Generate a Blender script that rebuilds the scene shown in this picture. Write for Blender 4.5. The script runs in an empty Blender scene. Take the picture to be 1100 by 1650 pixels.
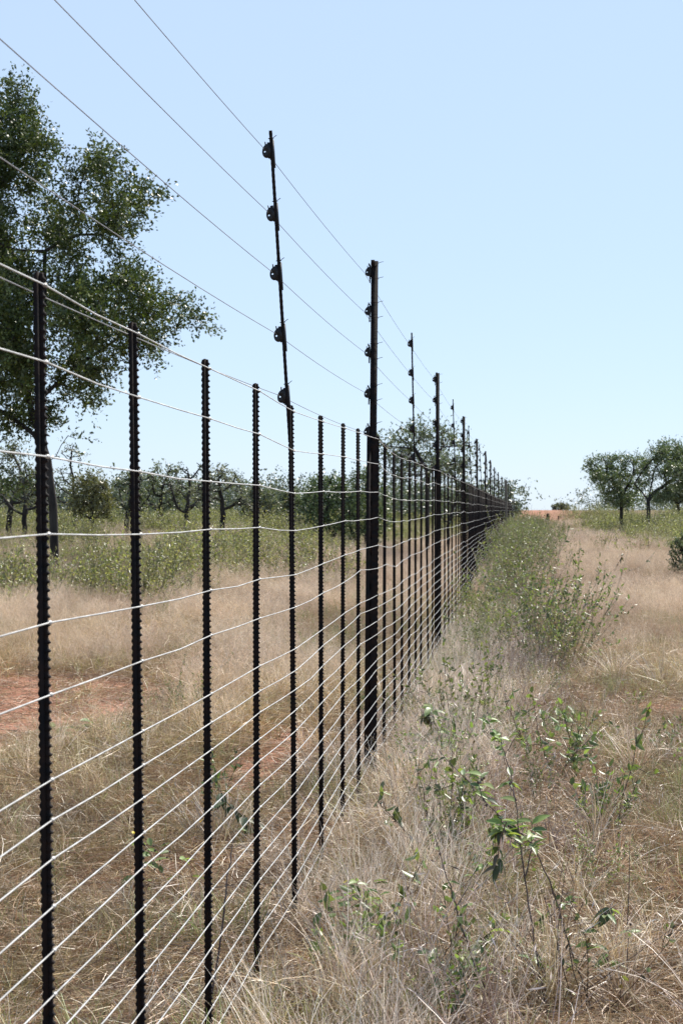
import bpy, math, random
import numpy as np
from mathutils import Vector, Matrix, Euler

scene = bpy.context.scene
COL = scene.collection
rng = np.random.default_rng(7)
random.seed(7)

# ------------------------------------------------------------------ camera
FPX = 2790.0            # focal length in photo pixels (photo is 1100 x 1650)
EYE = 1.67
HY = 822.0
cam_d = bpy.data.cameras.new("camera")
cam_d.sensor_fit = 'VERTICAL'
cam_d.sensor_height = 36.0
cam_d.lens = 36.0 * FPX / 1650.0
cam_d.clip_start = 0.05
cam_d.clip_end = 6000
cam_d.shift_y = -(825 - HY) / 1650.0
cam_d.dof.use_dof = True
cam_d.dof.focus_distance = 7.5
cam_d.dof.aperture_fstop = 13
cam = bpy.data.objects.new("camera", cam_d)
cam.location = (0, 0, EYE)
cam.rotation_euler = (math.radians(90), 0, 0)
COL.objects.link(cam)
scene.camera = cam

# ------------------------------------------------------------------ light
SUN_EL, SUN_AZ = 50.0, 42.0     # azimuth clockwise from the view axis (+Y)
world = bpy.data.worlds.new("World")
scene.world = world
world.use_nodes = True
wn = world.node_tree
wn.nodes.clear()
wo = wn.nodes.new('ShaderNodeOutputWorld')
wb = wn.nodes.new('ShaderNodeBackground')
sky = wn.nodes.new('ShaderNodeTexSky')
sky.sky_type = 'NISHITA'
sky.sun_disc = False
sky.sun_elevation = math.radians(SUN_EL)
sky.sun_rotation = math.radians(SUN_AZ)
sky.altitude = 1000
sky.air_density = 1.0
sky.dust_density = 0.4
sky.ozone_density = 2.5
wb.inputs['Strength'].default_value = 0.13
# pale humid air: the clear-sky colour is veiled by an even milky blue, most near the horizon, less overhead
tcw = wn.nodes.new('ShaderNodeTexCoord'); sxyz = wn.nodes.new('ShaderNodeSeparateXYZ')
mrw = wn.nodes.new('ShaderNodeMapRange'); mrw.interpolation_type = 'SMOOTHSTEP'
mrw.inputs['From Min'].default_value = 0.25; mrw.inputs['From Max'].default_value = 0.9
mrw.inputs['To Min'].default_value = 0.80; mrw.inputs['To Max'].default_value = 0.12
mxw = wn.nodes.new('ShaderNodeMix'); mxw.data_type = 'RGBA'
veil = (0.405, 0.512, 0.665)
mxw.inputs[7].default_value = (veil[0] / .13, veil[1] / .13, veil[2] / .13, 1)
wn.links.new(tcw.outputs['Generated'], sxyz.inputs[0]); wn.links.new(sxyz.outputs[2], mrw.inputs['Value'])
wn.links.new(mrw.outputs[0], mxw.inputs[0]); wn.links.new(sky.outputs[0], mxw.inputs[6])
wn.links.new(mxw.outputs[2], wb.inputs[0])
wn.links.new(wb.outputs[0], wo.inputs[0])

sun_d = bpy.data.lights.new("sun", 'SUN')
sun_d.energy = 5.0
sun_d.angle = math.radians(0.53)
sun_d.color = (1.0, 0.94, 0.85)
sun = bpy.data.objects.new("sun", sun_d)
a, e = math.radians(SUN_AZ), math.radians(SUN_EL)
sdir = Vector((math.sin(a) * math.cos(e), math.cos(a) * math.cos(e), math.sin(e)))
sun.rotation_euler = sdir.to_track_quat('Z', 'Y').to_euler()
COL.objects.link(sun)

scene.view_settings.view_transform = 'Standard'
scene.view_settings.look = 'None'
scene.view_settings.gamma = 1.0
scene.view_settings.exposure = 0.6
scene.cycles.max_bounces = 6
scene.cycles.diffuse_bounces = 3
scene.cycles.glossy_bounces = 2
scene.cycles.transmission_bounces = 4
scene.cycles.transparent_max_bounces = 6
scene.cycles.caustics_reflective = False
scene.cycles.caustics_refractive = False

# ------------------------------------------------------------------ helpers
def tag(o, label=None, cat=None, group=None, kind=None):
    if label: o['label'] = label
    if cat: o['category'] = cat
    if group: o['group'] = group
    if kind: o['kind'] = kind
    return o

def sstep(a, b, x):
    t = np.clip((np.asarray(x, float) - a) / (b - a), 0, 1)
    return t * t * (3 - 2 * t)

F_LINE = 2564.0
def fence_x(z):
    z = np.asarray(z, float)
    return -0.919 + z * (838 - 550) / FPX + 0.42 * (np.clip(z - 60, 0, 200) / 66) ** 1.5
def fence_z(px):                      # depth of a fence point seen at this column
    return F_LINE / (838.0 - px)

def _hash(i, j, s):
    n = (i * 374761393 + j * 668265263 + s * 974634777) & 0xffffffff
    n = ((n ^ (n >> 13)) * 1274126177) & 0xffffffff
    return ((n ^ (n >> 16)) & 0xffff) / 65535.0
def vnoise(x, y, s=0):
    x = np.asarray(x, float); y = np.asarray(y, float)
    i = np.floor(x).astype(np.int64); j = np.floor(y).astype(np.int64)
    fx = x - i; fy = y - j
    fx = fx * fx * (3 - 2 * fx); fy = fy * fy * (3 - 2 * fy)
    a0 = _hash(i, j, s); b0 = _hash(i + 1, j, s); c0 = _hash(i, j + 1, s); d0 = _hash(i + 1, j + 1, s)
    return (a0 * (1 - fx) + b0 * fx) * (1 - fy) + (c0 * (1 - fx) + d0 * fx) * fy
def fbm(x, y, s=0, o=3):
    r = 0; a_ = 0.5; t = 0
    for k in range(o):
        r = r + a_ * vnoise(np.asarray(x) * 2 ** k, np.asarray(y) * 2 ** k, s + k); t += a_; a_ *= 0.5
    return r / t

def ground(x, y):
    x = np.asarray(x, float); y = np.asarray(y, float)
    d = fence_x(y) - x
    g = 0.5 * sstep(112, 143, y) + 1.15 * sstep(143, 158, y + 2.5 * vnoise(x * .1, y * 0, 3))
    g = g + 0.6 * sstep(25, 75, y) * sstep(2, 9, d) * (1 - sstep(112, 150, y))
    g = g + 0.35 * sstep(20, 60, y) * sstep(4.5, 10, -d) * (1 - sstep(112, 150, y))
    g = g + (0.10 * (fbm(x * .5, y * .5, 11) - .5) * sstep(.4, 2.5, abs(d)))
    g = g - 0.06 * np.exp(-((d - 0.9) / .35) ** 2) * sstep(5, 9, y) * (1 - sstep(60, 90, y))
    return g

def P(px, py, d):                      # photo pixel + distance -> world point
    return np.array([(px - 550) / FPX * d, d, EYE + (HY - py) / FPX * d])

def fast_mesh(name, V, F, cols=None, mat=None, smooth=False):
    V = np.asarray(V, np.float32); F = np.asarray(F, np.int32)
    me = bpy.data.meshes.new(name)
    k = F.shape[1]
    me.vertices.add(len(V)); me.loops.add(F.size); me.polygons.add(len(F))
    me.vertices.foreach_set('co', V.ravel())
    me.loops.foreach_set('vertex_index', F.ravel())
    me.polygons.foreach_set('loop_start', np.arange(0, F.size, k, dtype=np.int32))
    if smooth:
        me.polygons.foreach_set('use_smooth', np.ones(len(F), bool))
    me.update(calc_edges=True)
    if cols is not None:
        c = np.ones((len(V), 4), np.float32); c[:, :3] = cols
        at = me.color_attributes.new('Col', 'FLOAT_COLOR', 'POINT')
        at.data.foreach_set('color', c.ravel())
    if mat: me.materials.append(mat)
    return me

def link(name, me, parent=None, loc=None, rot=None):
    o = bpy.data.objects.new(name, me)
    COL.objects.link(o)
    if parent: o.parent = parent
    if loc is not None: o.location = loc
    if rot is not None: o.rotation_euler = rot
    return o

def empty(name, loc=(0, 0, 0)):
    o = bpy.data.objects.new(name, None)
    o.location = loc; o.empty_display_size = 0.2
    COL.objects.link(o)
    return o

class MB:
    def __init__(self): self.V = []; self.F = []; self.C = []; self.n = 0
    def add(self, V, F, c=None):
        V = np.asarray(V, float); F = np.asarray(F, int)
        if F.shape[1] == 3: F = np.concatenate([F, F[:, 2:3]], 1)   # never used with quads mixed
        self.V.append(V); self.F.append(F + self.n); self.n += len(V)
        if c is not None:
            c = np.asarray(c, float)
            self.C.append(np.broadcast_to(c, (len(V), 3)) if c.ndim == 1 else c)
    def mesh(self, name, mat=None, smooth=False):
        V = np.concatenate(self.V); F = np.concatenate(self.F)
        C = np.concatenate(self.C) if self.C else None
        return fast_mesh(name, V, F, C, mat, smooth)

def tube(pts, rad, sides=5):
    pts = np.asarray(pts, float); n = len(pts)
    rad = np.broadcast_to(np.asarray(rad, float), (n,))
    T = np.gradient(pts, axis=0); T /= np.linalg.norm(T, axis=1, keepdims=True) + 1e-12
    up = np.array([0.0, 0, 1]) if abs(T[:, 2]).mean() < .8 else np.array([1.0, 0, 0])
    A = np.cross(T, up); A /= np.linalg.norm(A, axis=1, keepdims=True) + 1e-12
    B = np.cross(T, A)
    th = np.linspace(0, 2 * np.pi, sides, endpoint=False)
    V = pts[:, None] + rad[:, None, None] * (np.cos(th)[None, :, None] * A[:, None] + np.sin(th)[None, :, None] * B[:, None])
    V = V.reshape(-1, 3)
    i = np.arange(n - 1)[:, None] * sides; j = np.arange(sides)[None]
    j2 = (j + 1) % sides
    F = np.stack([i + j, i + j2, i + sides + j2, i + sides + j], -1).reshape(-1, 4)
    return V, F

def box(mb, x0, x1, y0, y1, z0, z1):
    V = [(x, y, z) for x in (x0, x1) for y in (y0, y1) for z in (z0, z1)]
    F = [(0, 1, 3, 2), (4, 6, 7, 5), (0, 4, 5, 1), (2, 3, 7, 6), (0, 2, 6, 4), (1, 5, 7, 3)]
    mb.add(V, F)

def extrude_poly(mb, L, R, zs, t0, t1, axis_map=lambda u, t, z: (u, t, z)):
    """strip between left outline L and right outline R (u values at heights zs), thickness t0..t1"""
    n = len(zs)
    V = []
    for k in range(n):
        V += [axis_map(L[k], t0, zs[k]), axis_map(R[k], t0, zs[k]), axis_map(R[k], t1, zs[k]), axis_map(L[k], t1, zs[k])]
    F = []
    for k in range(n - 1):
        a_ = 4 * k; b_ = a_ + 4
        for q in range(4):
            q2 = (q + 1) % 4
            F.append((a_ + q, a_ + q2, b_ + q2, b_ + q))
    F += [(3, 2, 1, 0), (4 * n - 4, 4 * n - 3, 4 * n - 2, 4 * n - 1)]
    mb.add(V, F)

# ------------------------------------------------------------------ materials
def new_mat(name):
    m = bpy.data.materials.new(name); m.use_nodes = True
    nt = m.node_tree; nt.nodes.clear()
    out = nt.nodes.new('ShaderNodeOutputMaterial')
    return m, nt, out

def N(nt, typ, **kw):
    n = nt.nodes.new(typ)
    for k, v in kw.items(): setattr(n, k, v)
    return n

def leaf_mat(name, rough=0.45, trans=0.35, spec=0.5, vary=0.35, hue=0.02, trans_tint=(1, 1, 1), patch=0.0):
    m, nt, out = new_mat(name)
    at = N(nt, 'ShaderNodeAttribute', attribute_name='Col')
    oi = N(nt, 'ShaderNodeObjectInfo')
    hs = N(nt, 'ShaderNodeHueSaturation')
    mr = N(nt, 'ShaderNodeMapRange'); mr.inputs['To Min'].default_value = 1 - vary; mr.inputs['To Max'].default_value = 1 + vary
    nt.links.new(oi.outputs['Random'], mr.inputs['Value'])
    nt.links.new(mr.outputs[0], hs.inputs['Value'])
    mh = N(nt, 'ShaderNodeMapRange'); mh.inputs['To Min'].default_value = .5 - hue; mh.inputs['To Max'].default_value = .5 + hue
    mm = N(nt, 'ShaderNodeMath', operation='FRACT'); mu = N(nt, 'ShaderNodeMath', operation='MULTIPLY'); mu.inputs[1].default_value = 17.3
    nt.links.new(oi.outputs['Random'], mu.inputs[0]); nt.links.new(mu.outputs[0], mm.inputs[0]); nt.links.new(mm.outputs[0], mh.inputs['Value'])
    nt.links.new(mh.outputs[0], hs.inputs['Hue'])
    nt.links.new(at.outputs['Color'], hs.inputs['Color'])
    pb = N(nt, 'ShaderNodeBsdfPrincipled')
    pb.inputs['Roughness'].default_value = rough
    pb.inputs['Specular IOR Level'].default_value = spec
    nt.links.new(hs.outputs[0], pb.inputs['Base Color'])
    tr = N(nt, 'ShaderNodeBsdfTranslucent')
    tm = N(nt, 'ShaderNodeMix', data_type='RGBA', blend_type='MULTIPLY'); tm.inputs[0].default_value = 1
    nt.links.new(hs.outputs[0], tm.inputs[6]); tm.inputs[7].default_value = (*trans_tint, 1)
    nt.links.new(tm.outputs[2], tr.inputs[0])
    mx = N(nt, 'ShaderNodeMixShader'); mx.inputs[0].default_value = trans
    nt.links.new(pb.outputs[0], mx.inputs[1]); nt.links.new(tr.outputs[0], mx.inputs[2])
    nt.links.new(mx.outputs[0], out.inputs[0])
    return m

def noisy_mat(name, c1, c2, scale=20, rough=0.6, metal=0.0, bump=0.2, detail=6, spec=0.5, stretch=(1, 1, 1), bdist=0.005):
    m, nt, out = new_mat(name)
    tc = N(nt, 'ShaderNodeTexCoord'); mp = N(nt, 'ShaderNodeMapping'); mp.inputs['Scale'].default_value = stretch
    nt.links.new(tc.outputs['Object'], mp.inputs[0])
    nz = N(nt, 'ShaderNodeTexNoise'); nz.inputs['Scale'].default_value = scale; nz.inputs['Detail'].default_value = detail
    nt.links.new(mp.outputs[0], nz.inputs['Vector'])
    cr = N(nt, 'ShaderNodeValToRGB')
    cr.color_ramp.elements[0].position = 0.35; cr.color_ramp.elements[0].color = (*c1, 1)
    cr.color_ramp.elements[1].position = 0.65; cr.color_ramp.elements[1].color = (*c2, 1)
    nt.links.new(nz.outputs[0], cr.inputs[0])
    pb = N(nt, 'ShaderNodeBsdfPrincipled')
    pb.inputs['Roughness'].default_value = rough; pb.inputs['Metallic'].default_value = metal
    pb.inputs['Specular IOR Level'].default_value = spec
    nt.links.new(cr.outputs[0], pb.inputs['Base Color'])
    bp = N(nt, 'ShaderNodeBump'); bp.inputs['Strength'].default_value = bump; bp.inputs['Distance'].default_value = bdist
    nt.links.new(nz.outputs[0], bp.inputs['Height']); nt.links.new(bp.outputs[0], pb.inputs['Normal'])
    nt.links.new(pb.outputs[0], out.inputs[0])
    return m

M_STEEL = noisy_mat('weathered_black_steel', (.005, .005, .006), (.016, .009, .007), 28, .72, .0, .6, spec=.15)
M_PLASTIC = noisy_mat('black_plastic', (.010, .010, .011), (.018, .018, .019), 60, .5, 0, .1, spec=.3)
M_WIRE = noisy_mat('galvanised_wire', (.40, .39, .37), (.66, .65, .62), 14, .42, .35, .1)
M_EWIRE = noisy_mat('backlit_tone_electric_wire', (.20, .20, .21), (.28, .28, .29), 3, .6, .0, .0, spec=.2)  # base colour darkened to imitate wire seen against the light
M_BARK = noisy_mat('grey_bark', (.022, .019, .018), (.065, .057, .052), 6, .9, 0, 1.0, stretch=(1, 1, .25), bdist=.03, spec=.2)
M_TWIG = noisy_mat('dark_twig', (.045, .030, .026), (.13, .095, .08), 30, .7, 0, .3, spec=.3)
M_WOOD = noisy_mat('weathered_post_wood', (.09, .085, .07), (.20, .18, .15), 8, .85, 0, .6, stretch=(1, 1, .15), bdist=.01, spec=.2)
M_GRASS = leaf_mat('dry_grass_blades', .42, .18, .45, .42, .012)
M_FEATHER = leaf_mat('feathery_grass_heads', .55, .36, .35, .26, .010)
M_LEAF = leaf_mat('small_green_leaves', .38, .38, .5, .25, .015, (1.15, 1.25, .5))
M_TREE = leaf_mat('tree_leaves', .40, .20, .5, .1, .004, (1.1, 1.25, .5))
M_WEED = leaf_mat('weed_leaf', .42, .35, .5, .25, .02, (1.2, 1.3, .5))

def ground_mat():
    m, nt, out = new_mat('sandy_ground')
    geo = N(nt, 'ShaderNodeNewGeometry')
    at = N(nt, 'ShaderNodeAttribute', attribute_name='Col')     # r: bare red earth, g: green litter
    sp = N(nt, 'ShaderNodeSeparateColor'); nt.links.new(at.outputs['Color'], sp.inputs[0])
    def noise(sc, det=6, rough=.6):
        n = N(nt, 'ShaderNodeTexNoise'); n.inputs['Scale'].default_value = sc; n.inputs['Detail'].default_value = det
        n.inputs['Roughness'].default_value = rough
        nt.links.new(geo.outputs['Position'], n.inputs['Vector']); return n
    def ramp(src, p0, c0, p1, c1):
        r = N(nt, 'ShaderNodeValToRGB'); r.color_ramp.elements[0].position = p0; r.color_ramp.elements[0].color = (*c0, 1)
        r.color_ramp.elements[1].position = p1; r.color_ramp.elements[1].color = (*c1, 1)
        nt.links.new(src, r.inputs[0]); return r
    def mix(f, a_, b_):
        x = N(nt, 'ShaderNodeMix', data_type='RGBA')
        nt.links.new(f, x.inputs[0]); nt.links.new(a_, x.inputs[6]); nt.links.new(b_, x.inputs[7]); return x.outputs[2]
    n1 = noise(2.2); n2 = noise(38); n3 = noise(9)
    soil = ramp(n1.outputs[0], .3, (.30, .135, .085), .7, (.42, .215, .14))
    litter = ramp(n2.outputs[0], .38, (.055, .035, .024), .66, (.30, .22, .15))
    straw = ramp(n3.outputs[0], .35, (.11, .075, .05), .7, (.24, .175, .12))
    l2 = mix(n1.outputs[0], litter.outputs[0], straw.outputs[0])
    spots = ramp(n2.outputs[0], .55, (0, 0, 0), .7, (.5, .5, .5))
    soil2 = mix(spots.outputs[0], soil.outputs[0], litter.outputs[0])
    base = mix(sp.outputs[0], l2, soil2)
    grn = ramp(n3.outputs[0], .35, (.06, .065, .03), .7, (.17, .16, .085))
    base = mix(sp.outputs[1], base, grn.outputs[0])
    pb = N(nt, 'ShaderNodeBsdfPrincipled'); pb.inputs['Roughness'].default_value = .95
    pb.inputs['Specular IOR Level'].default_value = .15
    nt.links.new(base, pb.inputs['Base Color'])
    bp = N(nt, 'ShaderNodeBump'); bp.inputs['Strength'].default_value = .8; bp.inputs['Distance'].default_value = .02
    ad = N(nt, 'ShaderNodeMath', operation='ADD'); nt.links.new(n2.outputs[0], ad.inputs[0]); nt.links.new(n3.outputs[0], ad.inputs[1])
    nt.links.new(ad.outputs[0], bp.inputs['Height']); nt.links.new(bp.outputs[0], pb.inputs['Normal'])
    nt.links.new(pb.outputs[0], out.inputs[0])
    return m
M_GROUND = ground_mat()

# ------------------------------------------------------------------ zone masks (world x, y)
def m_bare(x, y):
    """bare red earth: the sandy track on the left, the worn strip beside the fence, the far bank"""
    d = fence_x(y) - x
    n = fbm(x * 1.3, y * .9, 21)
    t1 = 1 - sstep(.75, 1.25, np.hypot((x + 3.5 + (y - 15) * -.05) / 2.1, (y - 14.3) / 3.5) + (n - .5) * .7)
    t2 = np.exp(-((d - .80) / .30) ** 2) * sstep(7.0, 8.5, y) * (1 - sstep(13.5, 16, y)) * sstep(.26, .46, n)
    t4 = np.exp(-((d - 1.9) / .45) ** 2) * sstep(22, 26, y) * (1 - sstep(38, 50, y)) * sstep(.35, .6, n) * .6
    t6 = np.exp(-((d - (2.1 + (y - 14) * .12)) / .5) ** 2) * sstep(11.5, 13.5, y) * (1 - sstep(17, 22, y)) * sstep(.3, .5, n) * .8
    t3 = sstep(141.5, 144, y)
    t5 = np.exp(-((x - 2.6) / .45) ** 2 - ((y - 14.4) / 1.0) ** 2) * 1.1 * sstep(.25, .5, n)
    return np.clip(np.maximum.reduce([t1, t2, t3, t4, t5, t6]), 0, 1)
def m_green_field(x, y):
    d = fence_x(y) - x
    n = fbm(x * .25, y * .12, 31)
    left = sstep(3.0, 6.4, d + (n - .5) * 6) * sstep(17, 41, y + (fbm(x * .6, y * .2, 33) - .5) * 30)
    left2 = sstep(1.5, 4, d) * sstep(60, 85, y)
    right = sstep(5.6, 8.6, -d + (n - .5) * 3 + .03 * (y - 60)) * sstep(38, 60, y)
    return np.clip(np.maximum(np.maximum(left, left2 * .8), right), 0, 1)
def m_hedge(x, y):
    d = x - fence_x(y)
    n = fbm(x * .8, y * .5, 41)
    w = 1.05 + .014 * (y - 15)
    return sstep(.12, .4, d) * (1 - .95 * sstep(w * .5, w * 1.0, d + (fbm(x * .9, y * .3, 44) - .5) * 2.0)) * (1 - sstep(w * 1.2, w * 1.7, d)) * sstep(10, 16.5, y + (n - .5) * 7) * (1 - sstep(120, 132, y))

# ------------------------------------------------------------------ ground sheet
def build_ground():
    ys = np.concatenate([np.arange(-6, 30, .22), np.arange(30, 165, .8), 165 * 1.16 ** np.arange(0, 23)])
    u = np.concatenate([-(1.18 ** np.arange(30, 0, -1) - 1) * 6 - 9, np.arange(-9, 9.01, .22), (1.18 ** np.arange(1, 31) - 1) * 6 + 9])
    X, Y = np.meshgrid(u, ys)
    Z = ground(X, Y)
    V = np.stack([X.ravel(), Y.ravel(), Z.ravel()], 1)
    nx = len(u)
    i, j = np.meshgrid(np.arange(nx - 1), np.arange(len(ys) - 1))
    b = (j * nx + i).ravel()
    F = np.stack([b, b + 1, b + nx + 1, b + nx], 1)
    C = np.stack([m_bare(X, Y).ravel(), m_green_field(X, Y).ravel() * .8, np.zeros(X.size)], 1)
    # beyond the bank the land is dull bush again
    far = sstep(175, 260, Y).ravel(); C[:, 0] *= 1 - far; C[:, 1] = np.maximum(C[:, 1], far)
    o = link('ground', fast_mesh('ground', V, F, C, M_GROUND, True))
    tag(o, 'flat sandy ground with red earth patches and dry litter', kind='structure')
build_ground()

# ------------------------------------------------------------------ the fence
ANG = math.atan((838 - 550) / FPX)          # fence heads this much to the right of the view axis
FDIR = np.array([math.sin(ANG), math.cos(ANG), 0]); FNRM = np.array([math.cos(ANG), -math.sin(ANG), 0])
fence = empty('game_fence', (float(fence_x(10.8)), 10.8, 0))
tag(fence, 'tall game fence of black steel posts and pale wires running to the horizon', 'fence')
fence.rotation_euler = (0, 0, -ANG)
bpy.context.view_layer.update()
FINV = fence.matrix_world.inverted()
def floc(x, y, z): return FINV @ Vector((float(x), float(y), float(z)))

TOP_PTS = [(-4, .44), (3.36, .435), (4.17, .4245), (5.09, .416), (6.03, .414), (7.0, .397), (8.0, .409), (8.97, .4225), (9.82, .436), (10.8, .440),
           (11.7, .414), (12.6, .40), (13.4, .40), (14.3, .407), (15.2, .412), (17.1, .42), (19.6, .437), (24.7, .437), (33, .45), (60, .46), (150, .46)]
def top_h(z):
    return EYE + np.interp(z, [p[0] for p in TOP_PTS], [p[1] for p in TOP_PTS]) + ground(fence_x(z), z)
OFFS = [0, .150, .330, .480, .655, .791, .955, 1.038, 1.12, 1.203, 1.287, 1.37, 1.452, 1.535, 1.618, 1.70, 1.785, 1.868, 1.95]
DPX = [75, 223, 334, 413, 472, 517, 552, 577, 600, 619, 635, 647, 659, 669, 678, 688, 696.5, 707, 716, 722, 727.7, 734]
DZ = [-2.8, -1.8, -.7, .35, 1.35, 2.4] + [fence_z(p) for p in DPX]
z_ = DZ[-1]
while z_ < 131: z_ += 1.0 if z_ < 60 else 1.02; DZ.append(z_)
DZ = np.array(DZ)
TALL = [(-6.5, 'P'), (2.4, 'R'), (7.0, 'R'), (10.8, 'P'), (15.2, 'R'), (19.6, 'P'), (24.7, 'R')]
zz = 24.7; k = 0
seq = [29, 33, 37.2, 41.5, 45.5, 49.6, 53.6, 58, 63, 67, 71.2, 75.4, 79.7, 84, 94, 98.2, 102.5, 106.8, 111, 115, 119.5, 124, 128]
for q, s_ in enumerate(seq): TALL.append((s_, 'P' if q % 2 == 0 else 'R'))
def snap(z): return DZ[np.argmin(abs(DZ - z))]
TALL[2:] = [(float(snap(z)), t) for z, t in TALL[2:]]
rodz = {round(z, 3) for z, t in TALL if t == 'R'}; postz = {round(z, 3) for z, t in TALL if t == 'P'}
LEAN = {0: .8, 1: .68, 2: .3, 3: .12, 4: .45, 5: .1, 6: -.1, 7: .1, 8: -.5}   # degrees to the left, near droppers

# dropper: ridged flat bar, width along the fence normal; teeth on the camera side, scallops on the other
def dropper_mesh(kind):
    L = 2.07 if kind != 'post' else 2.16
    mb = MB()
    if kind == 'coarse':
        box(mb, -.015, .015, -.007, .007, .0, L)
        return mb.mesh('dropper_plain', M_STEEL)
    pitch = .0168
    w = .0172; n = int(L / pitch)
    zs = []; R = []; Lf = []
    for i in range(n):
        z0 = i * pitch
        for f, r, l in ((0, .0, .003), (.18, .0052, .0012), (.34, .0045, .0), (.52, .0008, .0005), (.8, .0, .0024)):
            zs.append(z0 + f * pitch); R.append(w / 2 + r); Lf.append(-w / 2 - .003 + l)
    zs.append(n * pitch); R.append(w / 2); Lf.append(-w / 2)
    extrude_poly(mb, Lf, R, zs, -.0045, .0045)
    box(mb, -.003, .003, -.011, -.0046, 0, L - .002)
    box(mb, -.003, .003, .0046, .011, 0, L - .002)
    return mb.mesh('dropper_ridged', M_STEEL)
def post_lower_mesh():
    """notched standard with a column of holes, 75 mm over all"""
    mb = MB()
    L = 2.14; pitch = .075
    n = int(L / .0375)
    zs = []; R = []; Lf = []
    for i in range(n):
        for f, r in ((0, .0), (.25, .0045), (.6, .005), (.85, .0005)):
            zs.append((i + f) * .0375); R.append(.036 + r); Lf.append(-.004)
    extrude_poly(mb, Lf, R, zs, -.006, .006)                     # notched strip
    box(mb, -.038, -.0125, -.006, .006, -.15, L - .01)                 # back strip
    z0 = -.15
    while z0 < L - .02:
        z1 = min(z0 + .078, L - .012)
        box(mb, -.0124, -.0041, -.0055, .0055, z0, z1)           # webs between the holes
        z0 += .104
    box(mb, -.030, -.018, .0061, .030, -.15, L - .01)
    return mb.mesh('notched_standard', M_STEEL)
def insulator_meshes():
    # D-shaped bracket with an eye, sticking out to -x; plate behind
    mb = MB()
    ang = np.linspace(-86, 86, 15)
    out = [(-.008 - .031 * math.cos(math.radians(a_)) ** .75, .032 * math.sin(math.radians(a_)) - .008 * math.cos(math.radians(a_))) for a_ in ang]
    out += [(-.008, .02), (-.008, 0), (-.008, -.02)]
    cx, cz, r = -.027, -.004, .0048
    V = []; t = .006; F = []; no = len(out)
    for o in out:
        dx, dz = o[0] - cx, o[1] - cz; l_ = math.hypot(dx, dz); i_ = (cx + dx / l_ * r, cz + dz / l_ * r)
        V += [(o[0], -t, o[1]), (o[0], t, o[1]), (i_[0], t, i_[1]), (i_[0], -t, i_[1])]
    for k in range(no):
        a_ = 4 * k; b_ = 4 * ((k + 1) % no)
        for q in range(4): F.append((a_ + q, a_ + (q + 1) % 4, b_ + (q + 1) % 4, b_ + q))
    mb.add(V, F)
    box(mb, -.013, 0, -.0061, .0061, -.0365, .0365)      # body next to the post
    box(mb, -.0245, -.0205, -.0055, .0055, .026, .041)   # hook horn
    box(mb, -.006, .003, -.0045, .0045, -.043, -.0366)
    ins = mb.mesh('insulator', M_PLASTIC)
    mb = MB()
    box(mb, .0, .006, -.012, .012, -.070, .042)
    box(mb, -.006, .0, -.010, .010, .0367, .050)
    pl = mb.mesh('insulator_plate', M_PLASTIC)
    mb = MB()
    th = np.linspace(0, 2 * np.pi, 9)
    p = np.stack([.011 * np.cos(th), .009 * np.sin(th), 0 * th], 1); p[-1] += (.012, .004, .012)
    mb.add(*tube(p, .0013, 4))
    ti = mb.mesh('binding_wire', M_STEEL)
    return ins, pl, ti
ME_DROP, ME_DROPC, ME_POSTLOW = dropper_mesh('ridge'), dropper_mesh('coarse'), post_lower_mesh()
ME_INS, ME_PLATE, ME_BIND = insulator_meshes()

def rod_mesh(L):
    mb = MB(); n = int(L / .012)
    zs = np.linspace(0, L, n); r = .0070 + .0010 * (np.arange(n) % 2)
    mb.add(*tube(np.stack([0 * zs, 0 * zs, zs], 1), r, 6))
    mb.add([(-.0066, -.0066, L), (.0066, -.0066, L), (.0066, .0066, L), (-.0066, .0066, L)], [(0, 1, 2, 3)])
    return mb.mesh('extension_rod', M_STEEL, False)
def pole_mesh(L):
    mb = MB()      # angle section 43 mm, a little rounded
    box(mb, -.0215, .0215, -.004, .004, 0, L)
    box(mb, -.0215, -.0135, .0041, .040, 0, L - .002)
    box(mb, -.0225, .0005, -.011, -.0041, L - .004 - .03, L + .006)
    return mb.mesh('steel_pole', M_STEEL)
ME_ROD = rod_mesh(1.265); ME_POLE = pole_mesh(3.27)

def ring_mesh():
    p = np.array([(-.0065, 0, 0), (-.004, 0, 0), (0, 0, 0), (.004, 0, 0), (.0065, 0, 0)])
    return tube(p, [.0026, .0048, .0034, .0048, .0026], 6)
RV, RF = ring_mesh()

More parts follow.
